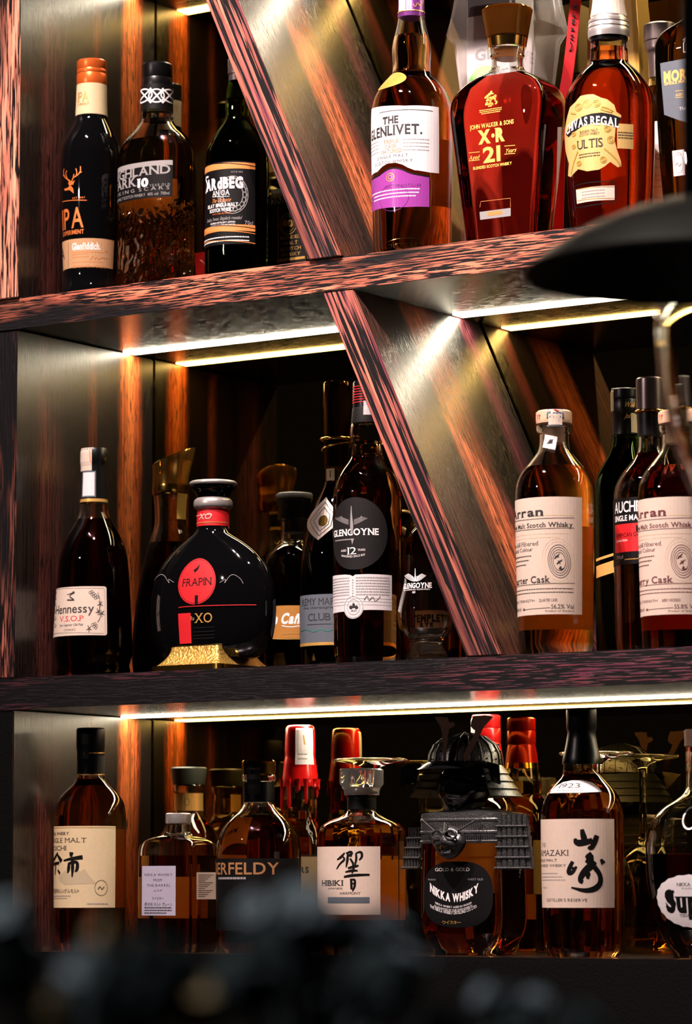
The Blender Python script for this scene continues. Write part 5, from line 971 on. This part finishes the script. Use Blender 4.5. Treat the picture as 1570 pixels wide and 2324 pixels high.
hz = lambda P: [(900+x/3.689, 1590+y/3.689) for x, y in P]
horn(hz([(318, 140), (370, 136), (425, 142), (440, 185), (470, 178), (488, 200), (475, 222), (440, 235), (428, 300), (420, 400), (412, 510), (390, 510), (388, 380), (380, 280), (365, 215)]))
horn(hz([(810, 135), (740, 122), (640, 130), (625, 170), (618, 215), (640, 240), (660, 250), (640, 300), (600, 370), (560, 450), (565, 510), (590, 500), (640, 400), (690, 300), (730, 220)]))

T = Thing('whisky_bottle', 'tall dark whisky bottle with cream label bearing two large black brush characters', 'bottle', 1322, 1950, .078, ZB)
T.body([(1732, 42), (1752, 42.5), (1762, 46), (1774, 58), (1790, 74), (1810, 86), (1835, 93), (1865, 94), (2000, 93), (2150, 90), (2162, 87), (2170, 80)], M['clear'], 1738, M['brown_l'], tb=.008)
T.solid('capsule', M['blackcap'], [(1607, 32), (1610, 34.5, 0, 1), (1652, 34.5, 0, 1), (1660, 31.5, 0, 1), (1690, 36), (1722, 44), (1733, 44)])
l = T.lab(1790, .0005); l.poly([(1249, 1800), (1264, 1784), (1280, 1775), (1300, 1771), (1325, 1771), (1345, 1776), (1358, 1786), (1366, 1797), (1320, 1799)], 'white', zcut=.003); l.text('1923', 1270, 1318, 1777, 1788, 'ink', serif=True); l.dash(1266, 1326, 1793, 2, 'grey', 2); l.done('shoulder_label')
l = T.lab(1960); l.rect(1205, 1859, 1393, 2060, 'cream')
for P in ([(1321, 1882, 5), (1324, 1898, 9), (1329, 1914, 8)], [(1305, 1903, 4), (1309, 1914, 10), (1332, 1911, 8), (1344, 1906, 6)], [(1354, 1896, 7), (1350, 1908, 8), (1341, 1926, 7), (1334, 1922, 4)],
          [(1300, 1955, 5), (1292, 1970, 6), (1290, 1982, 7), (1300, 1980, 5), (1308, 1966, 3)], [(1298, 1970, 4), (1307, 1972, 4)], [(1343, 1938, 8), (1330, 1948, 9), (1346, 1946, 6)], [(1330, 1950, 8), (1346, 1960, 11), (1324, 1978, 9), (1314, 1998, 7), (1322, 2002, 5)], [(1345, 1962, 8), (1350, 1956, 5)], [(1362, 1950, 4), (1368, 1960, 8)], [(1326, 1985, 6), (1336, 1980, 6), (1332, 1994, 4)], [(1348, 1968, 7), (1360, 1984, 7), (1362, 2004, 8), (1348, 2018, 8), (1326, 2022, 6), (1296, 2014, 2)]): l.stroke(P, 'black', k=1.6)
l.text('THE', 1231, 1240, 1912, 1922, 'grey', serif=True); l.text('YAMAZAKI', 1227, 1290, 1928, 1942, 'ink', serif=True); l.text('SINGLE MALT', 1227, 1265, 1949, 1955, 'ink', serif=True); l.text('JAPANESE WHISKY', 1227, 1285, 1961, 1967, 'ink', serif=True)
for i, (y, b) in enumerate([(1982, 1267), (1990, 1277), (1997, 1284)]): l.dash(1231, b, y, 2, 'grey', i)
l.text('70cl', 1233, 1242, 2012, 2016, 'grey'); l.text("DISTILLER'S RESERVE", 1242, 1331, 2039, 2046, 'ink', serif=True, gap=.12); l.done('label', 'cream label with two brush characters')

T = Thing('whisky_decanter', 'rounded whisky decanter with white scalloped oval label at bottom shelf right end', 'bottle', 1590, 2000, .082, ZB, sec=(1, .7, 2.4))
T.body([(1690, 30), (1780, 31), (1800, 34), (1818, 60, .5), (1832, 86, .8), (1855, 108, 1), (1885, 120, 1), (1920, 125, 1), (1985, 124, 1), (2040, 116, 1), (2090, 104, 1), (2135, 86, 1), (2160, 70, 1), (2168, 62, 1)], M['clear'], 1938, M['cognac_l'], t=.004)
T.solid('cap', M['cork'], [(1654, 30), (1657, 33, 0, 1), (1692, 33)]); l = T.lab(1855, .0006); l.ring(1568, 1857, 15, 24, 4, M['silver']); l.done('medallion')
l = T.lab(2045); l.oval(1573, 2045, 80, 58, 'white', n=44, jag=.03, zcut=.006); l.text('Super', 1514, 1640, 2020, 2068, 'black', serif=True, bold=.06, xr=1540); l.text('NIKKA WHISKY', 1537, 1612, 2003, 2011, 'black', serif=True); l.stroke([(1530, 2022), (1516, 2030), (1528, 2042), (1534, 2054), (1518, 2066), (1513, 2056)], 'black', 6); l.text('RARE OLD', 1548, 1600, 2014, 2018, 'grey'); l.text('YOICHI & MIYAGIKYO', 1542, 1612, 2074, 2081, 'ink', serif=True); l.done('label', 'white scalloped oval label')

# ------------------------------------------------------------------ foreground on the bar counter
CZ = -.47
bm = bmesh.new(); box(bm, .2, 3.2, -2.7, -1.2, CZ-.05, CZ, 0, .004); box(bm, .3, 3.1, -2.6, -1.3, -1.349, CZ-.05); tag(link('bar_counter', bm, pm('black_counter', (14, 13, 13), .35, noise=.2)), 'black bar counter top below the plants in the foreground', 'counter')
def atd(px, py, depth):
    r = ray(px, py); return CAM + r*(depth/r.dot(FWD))
M['leaf'] = pm('grey_green_leaf', (84, 90, 92), .9, noise=.25, nscale=40, spec=.08); M['leaf2'] = pm('dark_leaf', (34, 40, 40), .9, noise=.3, nscale=40, spec=.08); M['dry'] = pm('dried_tan_leaf', (112, 94, 66), .9, noise=.2, nscale=40, spec=.08); M['pot'] = pm('charcoal_pot', (28, 28, 30), .5, noise=.2)
def plant(name, label, blobs, depth, seed):
    rn = random.Random(seed); b0 = atd(sum(b[0] for b in blobs)/len(blobs), 2250, depth); root = empty(name, (b0.x, b0.y, CZ), label, 'plant'); s = FPX/depth
    bl = {k: bmesh.new() for k in ('leaf', 'leaf2', 'dry')}; st = bmesh.new(); top = Vector((b0.x, b0.y, CZ+.10))
    for x, y, r, k, nlf in blobs:
        c = atd(x, y, depth+rn.uniform(-.05, .05)); tube(st, [top, top.lerp(c, .5)+Vector((0, 0, .02)), c], .0016, 6); bm = bl[k]; R = r/s
        for i in range(nlf):
            d = Vector((rn.gauss(0, 1), rn.gauss(0, 1), rn.gauss(0, 1))).normalized(); p = c+d*R*rn.uniform(.15, .9); a = d.orthogonal().normalized(); a.rotate(Matrix.Rotation(rn.uniform(0, 6.28), 3, d)); b = d.cross(a); L = R*rn.uniform(.5, .85); ring = []
            ctr = bm.verts.new(p+d*L*.12)
            for j in range(10):
                t = 2*math.pi*j/10; ring.append(bm.verts.new(p+a*L*math.cos(t)+b*L*.72*math.sin(t)))
            for j in range(10): bm.faces.new((ctr, ring[j], ring[(j+1) % 10]))
    for k, bm in bl.items():
        if bm.faces: link('foliage', bm, M[k], root, 60)
        else: bm.free()
    link('stems', st, M['leaf2'], root, 60)
    bm = bmesh.new(); bmesh.ops.create_cone(bm, cap_ends=True, segments=32, radius1=.035, radius2=.048, depth=.10, matrix=Matrix.Translation((b0.x, b0.y, CZ+.0505))); link('pot', bm, M['pot'], root, 40)
plant('potted_plant', 'blurred grey leafy plant in the foreground in front of the middle of the bottom shelf', [(690, 2075, 70, 'leaf', 70), (590, 2085, 60, 'leaf', 40), (760, 2120, 60, 'leaf2', 50), (860, 2130, 75, 'leaf', 45), (930, 2180, 50, 'leaf', 30), (640, 2180, 90, 'leaf2', 60), (740, 2290, 60, 'leaf2', 30), (560, 2230, 90, 'leaf2', 50), (430, 2290, 70, 'dry', 30), (860, 2240, 90, 'leaf2', 50)], 1.08, 3)
plant('potted_plant', 'blurred grey leafy plant at the lower left corner in front of the bottom shelf', [(20, 2110, 70, 'leaf', 50), (70, 2160, 45, 'leaf', 30), (10, 2200, 70, 'leaf2', 40), (200, 2190, 60, 'leaf', 14), (250, 2130, 50, 'dry', 10), (160, 2240, 50, 'leaf', 16), (300, 2240, 110, 'leaf2', 80), (110, 2310, 60, 'dry', 24), (330, 2150, 50, 'leaf2', 20), (400, 2210, 70, 'leaf2', 30)], 1.0, 8)
plant('potted_plant', 'blurred dark plant at the bottom right in front of the bottom shelf', [(1120, 2270, 45, 'leaf', 20), (1220, 2275, 40, 'leaf', 18), (1170, 2330, 70, 'leaf2', 40), (1320, 2340, 60, 'leaf2', 30), (1010, 2340, 60, 'leaf2', 30)], 1.16, 21)
# pendant lamp
def lampthing():
    dep = 2.2; c = atd(1585, 620, dep); s = FPX/dep; root = empty('pendant_lamp', (c.x, c.y, c.z), 'blurred dark dome pendant lamp with stem hanging in the right foreground', 'lamp')
    prof = [(.0, 398), (6, 397), (52, 340), (98, 260), (138, 170), (166, 80), (180, 24)]; n = 72
    bm = bmesh.new(); R = []
    for o in (0, -4):
        for z, r in prof: R.append([bm.verts.new(c+Vector(((r+o)/s*math.cos(2*math.pi*i/n), (r+o)/s*math.sin(2*math.pi*i/n), (z+o)/s))) for i in range(n)])
    m = len(prof)
    for s_ in (0, m):
        for j in range(m-1):
            for i in range(n): bm.faces.new((R[s_+j][i], R[s_+j][(i+1) % n], R[s_+j+1][(i+1) % n], R[s_+j+1][i]))
    for j in (0,): 
        for i in range(n): bm.faces.new((R[j][i], R[j][(i+1) % n], R[m+j][(i+1) % n], R[m+j][i]))
    bm.faces.new(R[m-1]); bm.faces.new(R[2*m-1]); bmesh.ops.recalc_face_normals(bm, faces=bm.faces); link('shade', bm, pm('dark_bronze_metal', (74, 70, 66), .38, .6), root, 40)
    bm = bmesh.new(); tube(bm, [c+Vector((0, 0, 172/s)), c+Vector((0, 0, 260/s)), c+Vector((0, 0, 900/s))], [34/s, 32/s, 30/s], 20); link('stem', bm, M['blackcap'], root, 40)
    bm = bmesh.new(); P = [(40, 70), (-60, 96), (-120, 97), (-250, 92), (-340, 76), (-430, 50), (-500, 24), (-560, 16), (-585, 6)]; R = []
    for o in (0, -7):
        for z, r in P: R.append([bm.verts.new(c+Vector((max(r+o, 1)/s*math.cos(2*math.pi*i/48), max(r+o, 1)/s*math.sin(2*math.pi*i/48), (z-o*(z < -500))/s))) for i in range(48)])
    m = len(P)
    for s_ in (0, m):
        for j in range(m-1):
            for i in range(48): bm.faces.new((R[s_+j][i], R[s_+j][(i+1) % 48], R[s_+j+1][(i+1) % 48], R[s_+j+1][i]))
    for i in range(48): bm.faces.new((R[0][i], R[0][(i+1) % 48], R[m][(i+1) % 48], R[m][i]))
    bm.faces.new(R[m-1]); bm.faces.new(R[2*m-1]); bmesh.ops.recalc_face_normals(bm, faces=bm.faces); link('glass_funnel', bm, M['clear'], root, 60)['label'] = 'clear glass funnel under the shade'
lampthing()

# ------------------------------------------------------------------ sub-parts ride on their part; shelf groups
NEST = {'stopper_core': 'stopper', 'stopper_cork': 'stopper', 'stopper_plug': 'stopper', 'stopper_band': 'stopper', 'stopper_rim': 'stopper', 'stopper_print': 'stopper', 'tax_strip': ('capsule', 'cap', 'wax_seal', 'stopper'), 'capsule_print': 'capsule', 'capsule_core': 'capsule', 'cap_stripes': 'cap', 'cap_wrap': 'cap', 'lacing': 'chest_armour', 'pedestal_foot': 'pedestal', 'neck_pattern': 'neck_band', 'sticker': 'body', 'etching': 'bowl', 'medallion': 'body'}
for o in list(COL.objects):
    k = o.name.split('.')[0]
    if o.parent and k in NEST:
        for w in ([NEST[k]] if isinstance(NEST[k], str) else NEST[k]):
            c = [q for q in o.parent.children if q.name.split('.')[0] == w and q is not o]
            if c: o.parent = c[0]; break
for o in COL.objects:
    if not o.parent and o.get('category') == 'bottle':
        z = o.location.z; o['group'] = 'bottles on the '+('top' if z > .3 else 'middle' if z > -.1 else 'bottom')+' shelf'
    elif not o.parent and o.get('category') == 'plant': o['group'] = 'blurred foreground plants'
